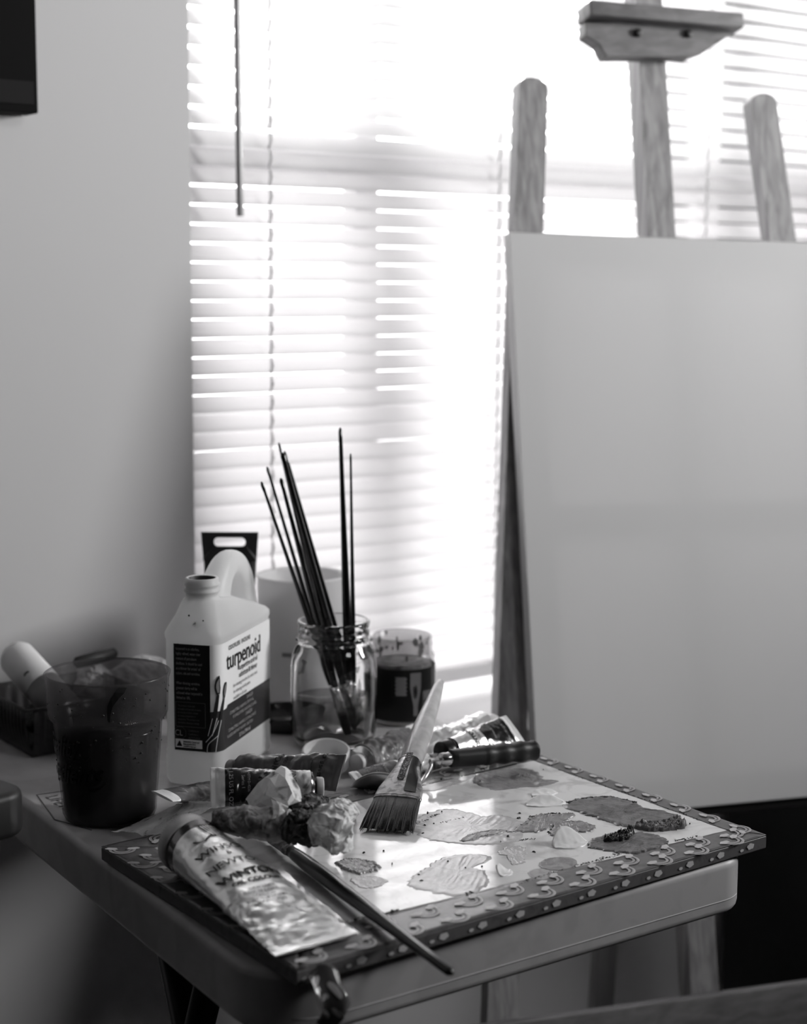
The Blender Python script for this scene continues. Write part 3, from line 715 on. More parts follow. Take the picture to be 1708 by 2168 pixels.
# ---------------------------------------------------------------- solvent jug
BA = math.radians(38.5); hx, hy, BR = .0720, .0285, .013
ds, dt_ = V(math.cos(BA), math.sin(BA), 0), V(-math.sin(BA), math.cos(BA), 0)
nb = (0.7270, 1.2993, 0.0000); BC = V(nb[0], nb[1], 0) + ds*hx + dt_*hy
jug = rooted('solvent_jug', tuple(BC), 'open white plastic solvent jug with a handle and black printed label', 'bottle')
jug_plastic = M('jug_plastic', .95, .4, transl=.58, stain=(22, .80, .52, .75))
def rrect(hx_, hy_, r, n=8):
    r = min(r, hx_*.999, hy_*.999); o = []
    for (sx, sy, q0) in ((1, 1, 0), (-1, 1, PI/2), (-1, -1, PI), (1, -1, 1.5*PI)):
        for k in range(n): q = q0+PI/2*k/(n-1); o.append((sx*(hx_-r)+r*math.cos(q), sy*(hy_-r)+r*math.sin(q)))
    return o
def BL(s, t, z): return BC + ds*s + dt_*t + V(0, 0, z)
NS = -.040                                          # neck position along the jug
secs = [(0, 0, hx-.006, hy-.006, .010, 0.0), (0, 0, hx-.002, hy-.002, .012, .0015), (0, 0, hx, hy, BR, .006), (0, 0, hx, hy, BR, .026), (0, 0, hx-.0006, hy-.0006, BR, .029), (0, 0, hx, hy, BR, .032),
        (0, 0, hx-.0008, hy-.0008, BR, .034), (0, 0, hx-.0008, hy-.0008, BR, .136), (0, 0, hx, hy, BR, .139), (0, 0, hx, hy, BR, .143), (-.002, 0, hx-.003, hy-.002, BR, .147),
        (-.014, 0, .050, .022, .016, .158), (-.029, 0, .031, .0185, .017, .1685), (NS, 0, .0175, .0172, .017, .1715)]
b = MB(); vs = []; n_ = 32
for (os_, ot, a, c_, r, z) in secs:
    vs += [BL(os_+x, ot+y, z) for x, y in rrect(a, c_, r)]
fs = [tuple(range(n_))[::-1]]
for i in range(len(secs)-1):
    for k in range(n_): k2 = (k+1) % n_; fs.append((i*n_+k, i*n_+k2, (i+1)*n_+k2, (i+1)*n_+k))
b.add(vs, fs, 0, True)
body = b.build('jug_body', jug_plastic, jug)
b = MB(); b.lathe([(.0175, .1705), (.0150, .173), (.0150, .1775), (.0166, .1785), (.0166, .1798), (.0150, .181), (.0150, .1835), (.0166, .1845), (.0166, .1858), (.0152, .187), (.0155, .1905), (.0148, .1915), (.0128, .1912), (.0126, .165)], tuple(BL(NS, 0, 0)), 40)
b.build('threaded_neck', jug_plastic, jug)
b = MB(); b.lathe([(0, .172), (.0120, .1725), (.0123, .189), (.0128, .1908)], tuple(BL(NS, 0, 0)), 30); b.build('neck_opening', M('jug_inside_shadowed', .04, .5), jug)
b = MB()
hp = catmull([BL(-.010, 0, .148), BL(-.009, 0, .168), BL(.003, 0, .186), BL(.023, 0, .1945), (BL(.044, 0, .1905)), BL(.0585, 0, .175), BL(.0635, 0, .153), BL(.0640, 0, .128)], 40)
nh = len(hp)
b.sweep(hp, [lerpn([.022, .0190, .0150, .0130, .0118, .0115, .012, .014, .018], i/(nh-1)) for i in range(nh)], [lerpn([.014, .0138, .0128, .0118, .0108, .0108, .0115, .013, .016], i/(nh-1)) for i in range(nh)], up=dt_, seg=24, power=.85)
b.build('jug_handle', jug_plastic, jug)
# label wrapped on two faces
S1 = 2*hy-2*BR; S2 = BR*PI/2; S3 = 2*hx-2*BR
def per(d):
    if d < 0: q = PI + d/BR; return (-hx+BR+BR*math.cos(q), hy-BR-BR*math.sin(q)) if d > -S2 else (-hx+BR, hy), (math.cos(q), -math.sin(q))
    if d < S1: return (-hx, hy-BR-d), (-1, 0)
    d -= S1
    if d < S2: q = PI+d/BR; return (-hx+BR+BR*math.cos(q), -hy+BR+BR*math.sin(q)), (math.cos(q), math.sin(q))
    d -= S2
    if d < S3: return (-hx+BR+d, -hy), (0, -1)
    d -= S3; q = 1.5*PI+min(d, S2)/BR
    return (hx-BR+BR*math.cos(q), -hy+BR+BR*math.sin(q)), (math.cos(q), math.sin(q))
def LB(d, z, off=.0003):
    (s, t), (ns, nt_) = per(d); return BL(s+ns*(off-.0004), t+nt_*(off-.0004), z)
label_black = M('label_black', .006, .35); label_white = M('label_white', .86, .35); ink_grey = M('label_ink_grey', .34, .5); ink_dim = M('label_ink_dim', .14, .5); label_band = M('label_band', .028, .35)
b = MB()
DE = S1+S2+S3+S2*.4
D1 = S1+.0045                                        # where the black side panel ends
b.grid(lambda u, v: LB(-.019+(D1+.019)*u, .0345+.100*v, .0006), 40, 2, 0)
b.grid(lambda u, v: LB(D1+(DE-D1)*u, .0345+.100*v, .0005), 60, 2, 1)
b.grid(lambda u, v: LB(D1+(DE-D1)*u, .0345+(.0405 if u > .15 else .0380)*v, .0008), 60, 2, 2)
def lt_(body_, d0, z0, size, mi, sx=1.0, bold=0.0, align='LEFT', sub=.006, spacing=1.0, shear=0):
    b.text(body_, size, lambda x, y: LB(d0+x, z0+y, .0011), mi, sx, shear, align, sub, bold, spacing)
side_lines = ['turpenoid is an odorless,', 'highly refined, water-clear', 'mixture of petroleum', 'distillates. It should be used', "as a thinner for artists' oil", 'colors, oils and varnishes.', '', 'When thinning varnishes,', 'greatest clarity will be', 'achieved when turpenoid is', 'limited to 10%.']
for i, s_ in enumerate(side_lines):
    if s_: lt_(s_, .0025, .1290-.0046*i, .0040, 3, sx=.58)
for i, s_ in enumerate(['This product is to be used', 'thoroughly and expressly to reduce', 'the viscosity of and/or moisten', 'oil coating compositions or', 'components. This product is not', 'intended for cleaning as coatings']):
    lt_(s_, .0035, .0760-.0032*i, .0028, 4, sx=.58)
for (d0, z0, d1, z1) in ((.0015, .0800, .0310, .0804), (.0015, .0570, .0310, .0574), (.0307, .0570, .0311, .0804), (.0015, .0570, .0019, .0804)):
    b.grid(lambda u, v: LB(d0+(d1-d0)*u, z0+(z1-z0)*v, .0010), 6, 1, 4)
lt_('CL', .0005, .0485, .0078, 3, sx=.85)
n = 8
for k in range(8):
    q0 = PI/8+k*PI/4; q1 = q0+PI/4
    def oc(u, v, q0=q0, q1=q1):
        x0, z0_, x1, z1_ = .0062*math.cos(q0), .0062*math.sin(q0), .0062*math.cos(q1), .0062*math.sin(q1)
        x = x0+(x1-x0)*u; z = z0_+(z1_-z0_)*u; k_ = 1-.05*v
        return LB(.0058+x*k_, .0510+z*k_, .0010)
    b.grid(oc, 3, 1, 4)
for i, s_ in enumerate(['Conforms to', 'Conforme a', 'ASTM D-4236']): lt_(s_, .0140, .0528-.0034*i, .0028, 4, sx=.7)
b.grid(lambda u, v: LB(.0010+.0265*u, .0372+.0080*v, .0009), 12, 1, 1)
b.add([LB(.0022, .0385, .0012), LB(.0080, .0385, .0012), LB(.0051, .0441, .0012)], [(0, 1, 2)], 0)
lt_('WARNING: Cancer and', .0088, .0422, .0022, 0, sx=.72, bold=.00008); lt_('Reproductive harm', .0088, .0401, .0022, 0, sx=.72, bold=.00008); lt_('www.P65Warnings.ca.gov', .0088, .0380, .0020, 0, sx=.6, bold=.00008)
W0 = S1+S2
lt_('ODORLESS  INOLINE', W0+.011, .1258, .0058, 0, sx=1.02, bold=.0001)
lt_('turpenoid', W0+.006, .1080, .0240, 0, sx=.92, bold=.0002)
lt_('turpentine and oil', W0+.037, .1015, .0072, 0, sx=.92, bold=.00015); lt_('substitute & thinner', W0+.037, .0945, .0072, 0, sx=.80, bold=.00015)
for i, s_ in enumerate(['for cleaning brushes & artists tools', 'for thinning oils & paints', 'available in all sizes']):
    lt_(s_, W0+.022, .0880-.0058*i, .0048, 0, sx=.92)
for i, (s_, d0, sz) in enumerate([('DANGER', .055, .0048), ('COMBUSTIBLE. HARMFUL OR FATAL', .012, .0042), ('IF SWALLOWED. READ BACK LABEL', .020, .0042), ('DANGER', .052, .0048), ('COMBUSTIBLE. HARMFUL IF SWALLOWED', .008, .0042), ('FLUIDES: IRRITANT VAPORS. CAUTION', .005, .0042)]):
    lt_(s_, W0+d0, .0695-.0052*i, sz, 3, sx=.9)
lt_('32 fl oz (946 ml)', W0+.035, .0375, .0052, 3, sx=.85, bold=.0001)
# two drawn brushes on the label corner
def stroke(pts, wd, mi, off=.0013):
    P_ = catmull([V(p[0], p[1]) for p in pts], 16)
    W_ = [lerpn(wd, i/15) for i in range(16)]; vs = []
    for i, p in enumerate(P_):
        t = (P_[min(i+1, 15)]-P_[max(i-1, 0)]).normalized(); n_v = V(-t.y, t.x)
        for sg in (-1, 1): q = p+n_v*W_[i]*sg; vs.append(LB(q.x, q.y, off))
    b.add(vs, [(2*i, 2*i+1, 2*i+3, 2*i+2) for i in range(15)], mi)
c0 = S1+.6*S2
stroke([(c0+.0005, .1060), (c0-.001, .0980), (c0-.0005, .0885)], [.0003, .0022, .0028, .0016], 0); stroke([(c0+.0003, .1030), (c0-.001, .0975), (c0-.0005, .0900)], [.0001, .0012, .0016, .0006], 5, .0015)
stroke([(c0-.0005, .0885), (c0-.003, .0735), (c0-.004, .0665)], [.0012, .0017, .0011], 0); stroke([(c0-.004, .0665), (c0-.0085, .0500), (c0-.0120, .0345)], [.0018, .0018, .0008], 0)
stroke([(c0-.0020, .0665), (c0-.0065, .0500)], [.00025, .00025], 1); stroke([(c0-.0060, .0665), (c0-.0100, .0500)], [.00025, .00025], 1)
stroke([(c0+.0120, .0975), (c0+.0095, .0935), (c0+.0070, .0840)], [.0010, .0027, .0030, .0012], 0); stroke([(c0+.0112, .0960), (c0+.0088, .0925), (c0+.0072, .0860)], [.0004, .0014, .0016, .0004], 5, .0015)
stroke([(c0+.0068, .0840), (c0+.001, .0640)], [.0010, .0015, .0011], 0); stroke([(c0+.001, .0640), (c0-.006, .0480), (c0-.0120, .0400)], [.0016, .0016, .0008], 0)
stroke([(c0+.0025, .0640), (c0-.001, .0500), (c0-.0035, .0345)], [.00025, .00025], 1); stroke([(c0-.0005, .0640), (c0-.0060, .0520), (c0-.0120, .0440)], [.00025, .00025], 1); stroke([(c0-.001, .0500), (c0-.0095, .0425), (c0-.0110, .0345)], [.00025, .00025], 1)
b.build('printed_label', [label_black, label_white, label_band, ink_grey, ink_dim, M('ink_mid', .2, .5)], jug, 'black and white wraparound label', fix=False)
b = MB()
for (d, z, s) in ((.020, .152, .0022), (.013, .160, .0010), (.028, .1560, .0008)):
    (s_, t_), (a1, a2) = per(d); b.lathe([(0, 0), (s, 0), (s*.6, s*.5), (0, s*.6)], tuple(BL(s_*.93+.001, t_*.93, z)), 10, R=axis_R(BL(s_, t_, 0)-BC, (0, 0, 1)))
stuff(b.build('paint_spots', paint_black, jug))

# ---------------------------------------------------------------- mason jar
jc = (0.9017, 1.3741, 0.0000); JX, JY = jc[0], jc[1]
clear = M('jar_glass', 1.0, 0.02, trans=1.0, ior=1.42)
jar = rooted('glass_jar', (JX, JY, 0), 'clear glass screw top jar holding a bunch of paintbrushes', 'jar')
jp = [(r_*1.06 if r_ > .036 else r_*1.04, z_) for r_, z_ in [(0, .004), (.030, .0035), (.0325, .0), (.0365, .002), (.0395, .008), (.0408, .018), (.0412, .05), (.0410, .080), (.0400, .090), (.0372, .0985), (.0352, .1025), (.0350, .1055), (.0368, .1065), (.0368, .1085), (.0345, .1100), (.0345, .1140), (.0352, .1155), (.0345, .1170), (.0345, .1225), (.0352, .1240), (.0350, .1262), (.0335, .1268), (.0322, .1255), (.0320, .1020), (.0375, .086), (.0388, .05), (.0385, .012), (.036, .0065), (0, .0065)]]
b = MB(); b.lathe(jp, (JX, JY, 0), 72); b.build('jar_wall', clear, jar)
murk = M_cup('cloudy_rinse', .86, .14, .30, .2, (.02, .060, .40, .22))
b = MB(); b.lathe([(0, .007), (.0355, .007), (.038, .013), (.0383, .0500), (0, .0500)], (JX, JY, 0), 48); b.build('cloudy_water', murk, jar, 'murky grey rinse water')
b = MB(); stain_m = M_cup('jar_smudge', 1.0, .06, .55, .6)
rn = random.Random(8)
for k in range(9):
    a0 = math.radians(rn.uniform(245, 320)); z0 = rn.uniform(.06, .098); wa, hz_ = rn.uniform(.08, .22), rn.uniform(.006, .020)
    b.grid(lambda u, v: ((JX+.0414*math.cos(a0+wa*(u-.5)*(1-abs(2*v-1)**2)), JY+.0414*math.sin(a0+wa*(u-.5)*(1-abs(2*v-1)**2)), min(.086, z0+hz_*(v-.5)))), 6, 6)
stuff(b.build('smudges', stain_m, jar, 'dark smudges on the jar glass'))

# ---------------------------------------------------------------- brushes in the jar
handle_black = M('handle_black_lacquer', .006, .18, coat=.6)
ferrule_metal = M('ferrule_metal', .85, .22, metal=1.0)
bristle_dark = M('bristle_dark', .03, .7, grain=((900, 900, 30), .08))
bristle_pale = M('bristle_pale', .30, .7, grain=((900, 900, 30), .14))
def jarbrush(tip_px, rim_px, base_off, depth_tip, rmax, rtip, label, fl=.030, flat_w=1.0):
    rim = V(*rim_px); tip = V(*tip_px)
    d = (rim-tip).normalized()
    k = (rim.z-.014)/(-d.z); base = rim + d*k
    off = V(base.x-JX, base.y-JY)
    if off.length > .031: off = off.normalized()*.031; base = V(JX+off.x, JY+off.y, base.z)
    d = (tip-base).normalized(); L_ = (tip-base).length
    r_ = rooted('paintbrush', tuple(base), label, 'paintbrush', 'paintbrushes standing in the glass jar')
    hs = .022; fe = hs+fl
    b_ = MB(); pts = [base+d*(fe-.004+(L_-fe+.004)*t) for t in (0, .06, .14, .25, .4, .6, .8, .95, .985, 1.0)]
    b_.sweep(pts, [rmax*q for q in (.72, .85, 1.0, .98, .85, .66, .52, .44)] + [rtip*.9, rtip*.35], seg=14); b_.build('handle', handle_black, r_)
    b_ = MB(); b_.sweep([base+d*(hs+(fe-hs)*t) for t in (0, .3, .6, .8, .82, .86, 1)], [rmax*1.25*flat_w, rmax*1.1*flat_w, rmax*.95, rmax*.86, rmax*.93, rmax*.86, rmax*.84], [rmax*.5, rmax*.6, rmax*.8, rmax*.86, rmax*.93, rmax*.86, rmax*.84], up=(.5, .85, 0), seg=16); b_.build('ferrule', ferrule_metal, r_)
    b_ = MB(); b_.sweep([base+d*(hs*t) for t in (1.05, .6, .25, .02)], [rmax*1.2*flat_w, rmax*1.25*flat_w, rmax*1.1*flat_w, rmax*.7], [rmax*.45, rmax*.5, rmax*.4, rmax*.15], up=(.5, .85, 0), seg=14); b_.build('bristles', bristle_dark, r_)
    return r_
YJ = JY
BR_ = [
 (((0.9201, 1.3900, 0.3184)), ((0.9160, 1.3720, 0.1272)), .0046, .0022, 'tallest black brush handle, standing upright at the right of the jar', 1.5),
 (((0.9206, 1.3720, 0.2937)), ((0.9154, 1.3600, 0.1293)), .0026, .0014, 'thin upright black brush handle, rightmost in the jar', 1.0),
 (((0.8188, 1.3750, 0.2716)), ((0.8697, 1.3720, 0.1325)), .0030, .0020, 'thin black brush handle leaning furthest left in the jar', 1.0),
 (((0.8403, 1.4000, 0.2827)), ((0.8831, 1.3860, 0.1287)), .0028, .0018, 'slim black brush handle, second from the left in the jar', 1.0),
 (((0.8468, 1.3850, 0.2725)), ((0.8745, 1.3620, 0.1337)), .0040, .0024, 'blunt shorter black brush handle in the leaning bunch', 1.0),
 (((0.8723, 1.4300, 0.3025)), ((0.8997, 1.3960, 0.1251)), .0032, .0016, 'thin tall black brush handle behind the leaning bunch', 1.0),
 (((0.8425, 1.3750, 0.2987)), ((0.8871, 1.3660, 0.1315)), .0047, .0030, 'thick glossy black brush handle in the middle of the leaning bunch', 1.6),
 (((0.8605, 1.4000, 0.2970)), ((0.9043, 1.3820, 0.1269)), .0044, .0018, 'black brush handle at the right edge of the leaning bunch', 1.3),
]
for (tp, rm, rmax, rtip, lab, fw_) in BR_: jarbrush(tp, rm, 0, 0, rmax, rtip, lab, flat_w=fw_)

# ---------------------------------------------------------------- open paint jar with black label
kc = (1.0111, 1.4089, 0.0000); KX, KY = kc[0], kc[1]; KR = .0350
pot = rooted('open_paint_jar', (KX, KY, 0), 'open clear plastic jar with a black label and paint stained rim', 'jar')
b = MB(); b.lathe([(0, .001), (KR-.003, .001), (KR, .004), (KR, .066), (KR+.0004, .070), (KR-.002, .074), (KR-.003, .0775), (KR-.0030, .0905), (KR-.004, .0925), (KR-.0055, .0915), (KR-.0055, .072), (KR-.003, .066), (KR-.003, .004), (0, .004)], (KX, KY, 0), 64); b.build('jar_wall', M_cup('pot_plastic', .86, .35, .22, .12), pot)
b = MB(); b.lathe([(KR+.0004, .006), (KR+.0006, .0615)], (KX, KY, 0), 64)
def potmap(a0, z0, off=.0012): return lambda x, y: (KX+(KR+off)*math.cos(a0+x/KR), KY+(KR+off)*math.sin(a0+x/KR), z0+y)
ca_ = math.radians(180+54.3)
aa = ca_+.42
for (w0, z0, z1) in ((.0030, .012, .020), (.0022, .020, .030), (.0048, .030, .050), (.0048, .050, .058)):
    pass
n = 14; vs = []
for k in range(n+1):
    t = k/n; z = .012+.046*t; w_ = .0024 if t < .18 else (.0020+.0040*min(1, (t-.18)/.45))
    for sg in (-1, 1): vs.append(potmap(aa, 0)(sg*w_, z))
b.add(vs, [(2*k, 2*k+1, 2*k+3, 2*k+2) for k in range(n)], 1)
vs = []
for k in range(9):
    t = k/8; z = .030+.016*t; w_ = .0018*math.sin(PI*t)**.8
    for sg in (-1, 1): vs.append(potmap(aa, 0, .0015)(sg*w_, z))
b.add(vs, [(2*k, 2*k+1, 2*k+3, 2*k+2) for k in range(8)], 0)
for i in range(6): b.text('acrylic colour', .0040, potmap(aa+.22+.05*i, .018, .0012) if False else (lambda x, y, i=i: potmap(aa+.25, 0)(y+.0038*i*.6, .016+x)), 2, sx=1.0)
b.grid(lambda u, v: potmap(aa+.62, 0, .0010)(.0075*u, .006+.0555*v), 8, 1, 3)
b.grid(lambda u, v: potmap(aa-.60, 0, .0010)(.0110*u+.0010*math.sin(v*30), .034+.020*v), 8, 12, 2)
b.build('black_label', [label_black, M('pot_print_grey', .16, .4), ink_grey, M('pot_print_dark', .06, .4)], pot, 'black label with a printed brush', fix=False)
b = MB(); b.lathe([(0, .0045), (.0310, .0045), (.0315, .060), (.0300, .0640), (.012, .0615), (0, .063)], (KX, KY, 0), 48); b.build('paint', M('pot_paint', .05, .4, stain=(80, .3, .45, .6), bump=(200, .8, .002)), pot, 'dark paint inside the jar')
b = MB(); rn = random.Random(4)
for k in range(30):
    a0 = rn.uniform(0, 2*PI); z0 = rn.uniform(.070, .090); wa = rn.uniform(.05, .28); hz_ = rn.uniform(.003, .012); rr = KR-.0060 if k % 3 else KR-.0024
    b.grid(lambda u, v: (KX+rr*math.cos(a0+wa*(u-.5)*(1-abs(2*v-1)**2)), KY+rr*math.sin(a0+wa*(u-.5)*(1-abs(2*v-1)**2)), max(.067, min(.0915, z0+hz_*(v-.5)))), 6, 6)
stuff(b.build('paint_stains', M('pot_smudge', .05, .5), pot, 'dark paint stains around the rim'))

# ---------------------------------------------------------------- white tub, black lid, standing tube
uc = (0.9767, 1.5532, 0.0000)
b = MB(); UR = .0500
b.lathe([(0, 0), (UR-.004, 0), (UR-.002, .004), (UR, .137), (UR+.0012, .139), (UR-.0010, .1405), (UR-.003, .137), (UR-.005, .004), (0, .003)], (uc[0], uc[1], 0), 72)
tub = rooted('white_tub', (uc[0], uc[1], 0), 'plain white translucent tub standing behind the glass jar', 'tub')
b.build('tub_wall', M('tub_plastic', .80, .45, transl=.45), tub)
b = MB(); q = math.radians(212)
b.grid(lambda u, v: (uc[0]+(UR+.0006)*math.cos(q+.32*u), uc[1]+(UR+.0006)*math.sin(q+.32*u), .056+.0045*v), 10, 1); b.build('printed_mark', M('tub_print', .28, .5), tub)
lc = (0.8990, 1.4561, 0.0000); LR = .0385
b = MB(); b.lathe([(0, .002), (LR-.003, .002), (LR-.002, .0145), (LR-.0005, .0160), (LR, .0145), (LR, .001), (LR-.001, 0), (0, 0)], (lc[0], lc[1], 0), 72, mod=lambda a, i: 1+(.004*math.cos(a*60) if i in (4, 5) else 0))
lid = tag(b.build('jar_lid', black_gloss), 'round black screw lid lying upturned between the jug and the glass jar', 'lid')
sc_ = (0.8715, 1.5297, 0.0000)
st = rooted('standing_paint_tube', (sc_[0], sc_[1], 0), 'dark tube standing on its cap with a hang slot, behind the jug handle', 'paint tube')
stx = V(math.sin(math.radians(54)), -math.cos(math.radians(54)), 0); sty = V(-stx.y, stx.x, 0)
ztop = (0.8540, 1.4993, 0.2025)
STZ = .199
def slotwall(z):  # half width and half depth by height
    t = max(0, (z-.030)/(STZ-.030)); return .0205+.0095*t, .0195*(1-t)**.75+.0009
b = MB(); n = 26; seg = 28; vs = []; fs = []
hs_ = V(sc_[0], sc_[1], 0)
for i in range(n):
    z = .030+(STZ-.030-.030)*i/(n-1); a_, c_ = slotwall(z)
    for k in range(seg): q = 2*PI*k/seg; vs.append(hs_+stx*a_*math.cos(q)+sty*c_*math.sin(q)+V(0, 0, z))
for i in range(n-1):
    for k in range(seg): k2 = (k+1) % seg; fs.append((i*seg+k, i*seg+k2, (i+1)*seg+k2, (i+1)*seg+k))
b.add(vs, fs, 0, True)
# flat crimp with an oblong slot
zl = STZ-.030; a0, c0_ = slotwall(zl)
def ring_pts(kind):
    o = []
    for k in range(48):
        q = 2*PI*k/48
        if kind == 0:
            x, z = math.cos(q), math.sin(q); m = max(abs(x), abs(z)); x /= m; z /= m
            o.append((x*(a0+.0022*(z+1)/2), (zl+STZ)/2+z*(STZ-zl)/2))
        else: 
            x = .0125*math.copysign(1, math.cos(q))+.0045*math.cos(q) if abs(math.cos(q)) > .05 else 0
            o.append((x, STZ-.0105+.0048*math.sin(q)))
    return o
O_, I_ = ring_pts(0), ring_pts(1); vs = []
for dy in (-.0012, .0012):
    for kk in (O_, I_): vs += [hs_+stx*p[0]+sty*(dy*(1+ (2.6 if p[1] < zl+.001 else 0)))+V(0, 0, p[1]) for p in kk]
fs = []
for k in range(48):
    k2 = (k+1) % 48
    fs += [(k, k2, 48+k2, 48+k), (96+k, 144+k, 144+k2, 96+k2), (k, 96+k, 96+k2, k2), (48+k, 48+k2, 144+k2, 144+k)]
b.add(vs, fs, 0, False)
b.build('tube_body', M('tube_charcoal', .035, .45), st)
b = MB(); b.lathe([(0, 0), (.0185, 0), (.0190, .002), (.0185, .0300), (0, .0302)], (sc_[0], sc_[1], 0), 40, mod=lambda a, i: 1+.01*math.cos(30*a)); b.build('cap', black_plastic, st)

# ---------------------------------------------------------------- white ribbed screw cap lying tilted
cp = (0.8343, 1.2852, 0.0040)
ax = V(-.13, -.19, .97).normalized()
b = MB(); CRr = .0226
b.lathe([(0, 0), (CRr-.001, 0), (CRr, .0012), (CRr, .0160), (CRr-.0008, .0172), (CRr-.0022, .0172), (CRr-.0026, .0160), (CRr-.0026, .003), (0, .003)], (cp[0], cp[1], .0085), 120, R=axis_R(ax), mod=lambda a, i: 1+(.012*(1 if math.cos(a*60) > 0 else -1) if i in (2, 3) else 0))
tag(b.build('screw_cap', M('cap_white', .86, .4, transl=.2)), 'white ribbed screw cap lying open side up in front of the glass jar', 'cap')
# ---------------------------------------------------------------- paint tubes
foil = M('tube_foil', .92, .34, metal=.35, bump=(140, .35, .0012))
foil_white = M('tube_white_enamel', .96, .30, metal=.85, coat=.0, bump=(170, .3, .0012))
foil_grey = M('tube_grey_enamel', .09, .5, metal=.0, coat=.15, stain=(45, .42, .52, .70), bump=(120, .4, .0010))
foil_dark = M('tube_dark_enamel', .085, .35, metal=.1, coat=.5, stain=(50, .13, .5, .7), bump=(90, .3, .0008))
foil_black = M('tube_black_enamel', .010, .22, coat=.7, bump=(90, .3, .0010))
foil_dirty = M('tube_smudged_white', .82, .35, metal=.0, coat=.4, stain=(55, .16, .5, .68, 1.2), bump=(130, .4, .0012))
shoulder_metal = M('tube_shoulder', .20, .18, metal=.9)
text_black = M('tube_lettering_black', .012, .5); text_pale = M('tube_lettering_pale', .38, .5)
cap_grey = M('cap_pale_grey', .45, .45); cap_black = M('cap_black', .010, .3)

class Tube:
    def __init__(s, A, B, r, wc, up=(0, 0, 1), mids=(), amp=.0012, freq=60, seed=0, hb=1.0, crease=1.0, flatpow=.75, floor=None):
        s.pts = catmull([V(*A)]+[V(*m) for m in mids]+[V(*B)], 61); s.r, s.wc, s.amp, s.freq, s.seed, s.hb = r, wc, amp, freq, seed, hb
        s.up = V(*up); s.crease = crease; s.fp = flatpow; s.floor = floor
        s.envf = lambda t: 1.0
        s.len = sum((s.pts[i+1]-s.pts[i]).length for i in range(60))
    def frame(s, t):
        k = max(0, min(59.999, t*60)); i = int(k); p = s.pts[i].lerp(s.pts[i+1], k-i)
        a = s.pts[max(i-1, 0)]; c = s.pts[min(i+2, 60)]; d = (c-a).normalized(); sd = d.cross(s.up).normalized(); return p, d, sd, sd.cross(d)
    def P(s, t, q, off=0.0):
        p, d, sd, u = s.frame(t)
        k = t**.75; k = k*k*(3-2*k); a = s.r*(1-k)+s.wc*k; b_ = s.r*s.hb*max(0, (1-t/.94))**s.fp+.0010
        if t > .94: b_ = .0010
        x, y = math.cos(q), math.sin(q)
        pos = p + sd*a*x + u*b_*y; nrm = (sd*x*b_ + u*y*a).normalized()
        env = min(1, t*14)*(1 if t < .93 else .25)*s.envf(t)
        v_ = noise.voronoi(pos*s.freq+V(s.seed, 0, 0))[0]
        dsp = s.amp*env*(1.6*s.crease*(min(v_[1]-v_[0], .5)-.25) + 1.5*noise.noise(pos*s.freq*.55+V(0, s.seed, 0)) + .5*noise.noise(pos*s.freq*2.2))
        pos = pos + nrm*(dsp+off)
        if s.floor is not None and pos.z < s.floor: pos.z = s.floor + .1*(s.floor-pos.z)*0
        return pos
    def body(s, bands, nu=110, nv=56):
        b_ = MB(); vs = []; fs = []; mi = []
        for i in range(nu+1):
            for k in range(nv): vs.append(s.P(i/nu, 2*PI*k/nv))
        for i in range(nu):
            t = (i+.5)/nu; m = 0
            for (t0, t1, mm) in bands:
                if t0 <= t < t1: m = mm
            for k in range(nv):
                k2 = (k+1) % nv; b_f = (i*nv+k, i*nv+k2, (i+1)*nv+k2, (i+1)*nv+k)
                fs.append(b_f); mi.append(m)
        o = len(b_.v); b_.v += vs; b_.f += [list(f) for f in fs]; b_.m += mi; b_.sm += [True]*len(fs)
        b_.f.append([nu*nv+k for k in range(nv)]); b_.m.append(mi[-1]); b_.sm.append(False)
        return b_
    def text(s, b_, body, size, t0, x0, mi, sx=1.0, along=False, align='CENTER', flip=1, bold=0.0, shear=0, below=False):
        # lettering reads across the tube by default; along=True: reads down its length
        def f(x, y):
            if along: tt = t0 + x/s.len; xx = x0 - y
            else: tt = t0 - y/s.len; xx = x0 - x
            k = max(0, min(1, tt)); kk = k*k*(3-2*k); a = s.r*(1-kk)+s.wc*kk
            c_ = max(-.98, min(.98, xx/a)); return s.P(k, math.acos(c_)*(-1 if below else 1), .0006)
        b_.text(body, size, f, mi, sx, shear, align, .004, bold)
def tube_cap(A, d, r0, L_, rr, mat, parent, ribs=40, name='cap', neck=.006, solid=True, neckmat=None, shoulder=None):
    A = V(*A); d = V(*d).normalized(); R_ = axis_R(d)
    b_ = MB(); b_.lathe([(r0, -.001), (r0*.92, .002), (r0*.45, neck*.8), (r0*.42, neck+.002)], A, 36, R=R_); b_.build('shoulder', neckmat or shoulder_metal, parent)
    b_ = MB(); z = neck
    b_.lathe([(0, z), (rr*.97, z), (rr, z+.0008), (rr*.98, z+L_-.001), (rr*.92, z+L_), (0, z+L_)], A, 2*ribs if ribs else 48, R=R_, mod=(lambda a, i: 1+(.022*math.cos(a*ribs) if 0 < i < 4 else 0)) if ribs else None); b_.build(name, mat, parent)

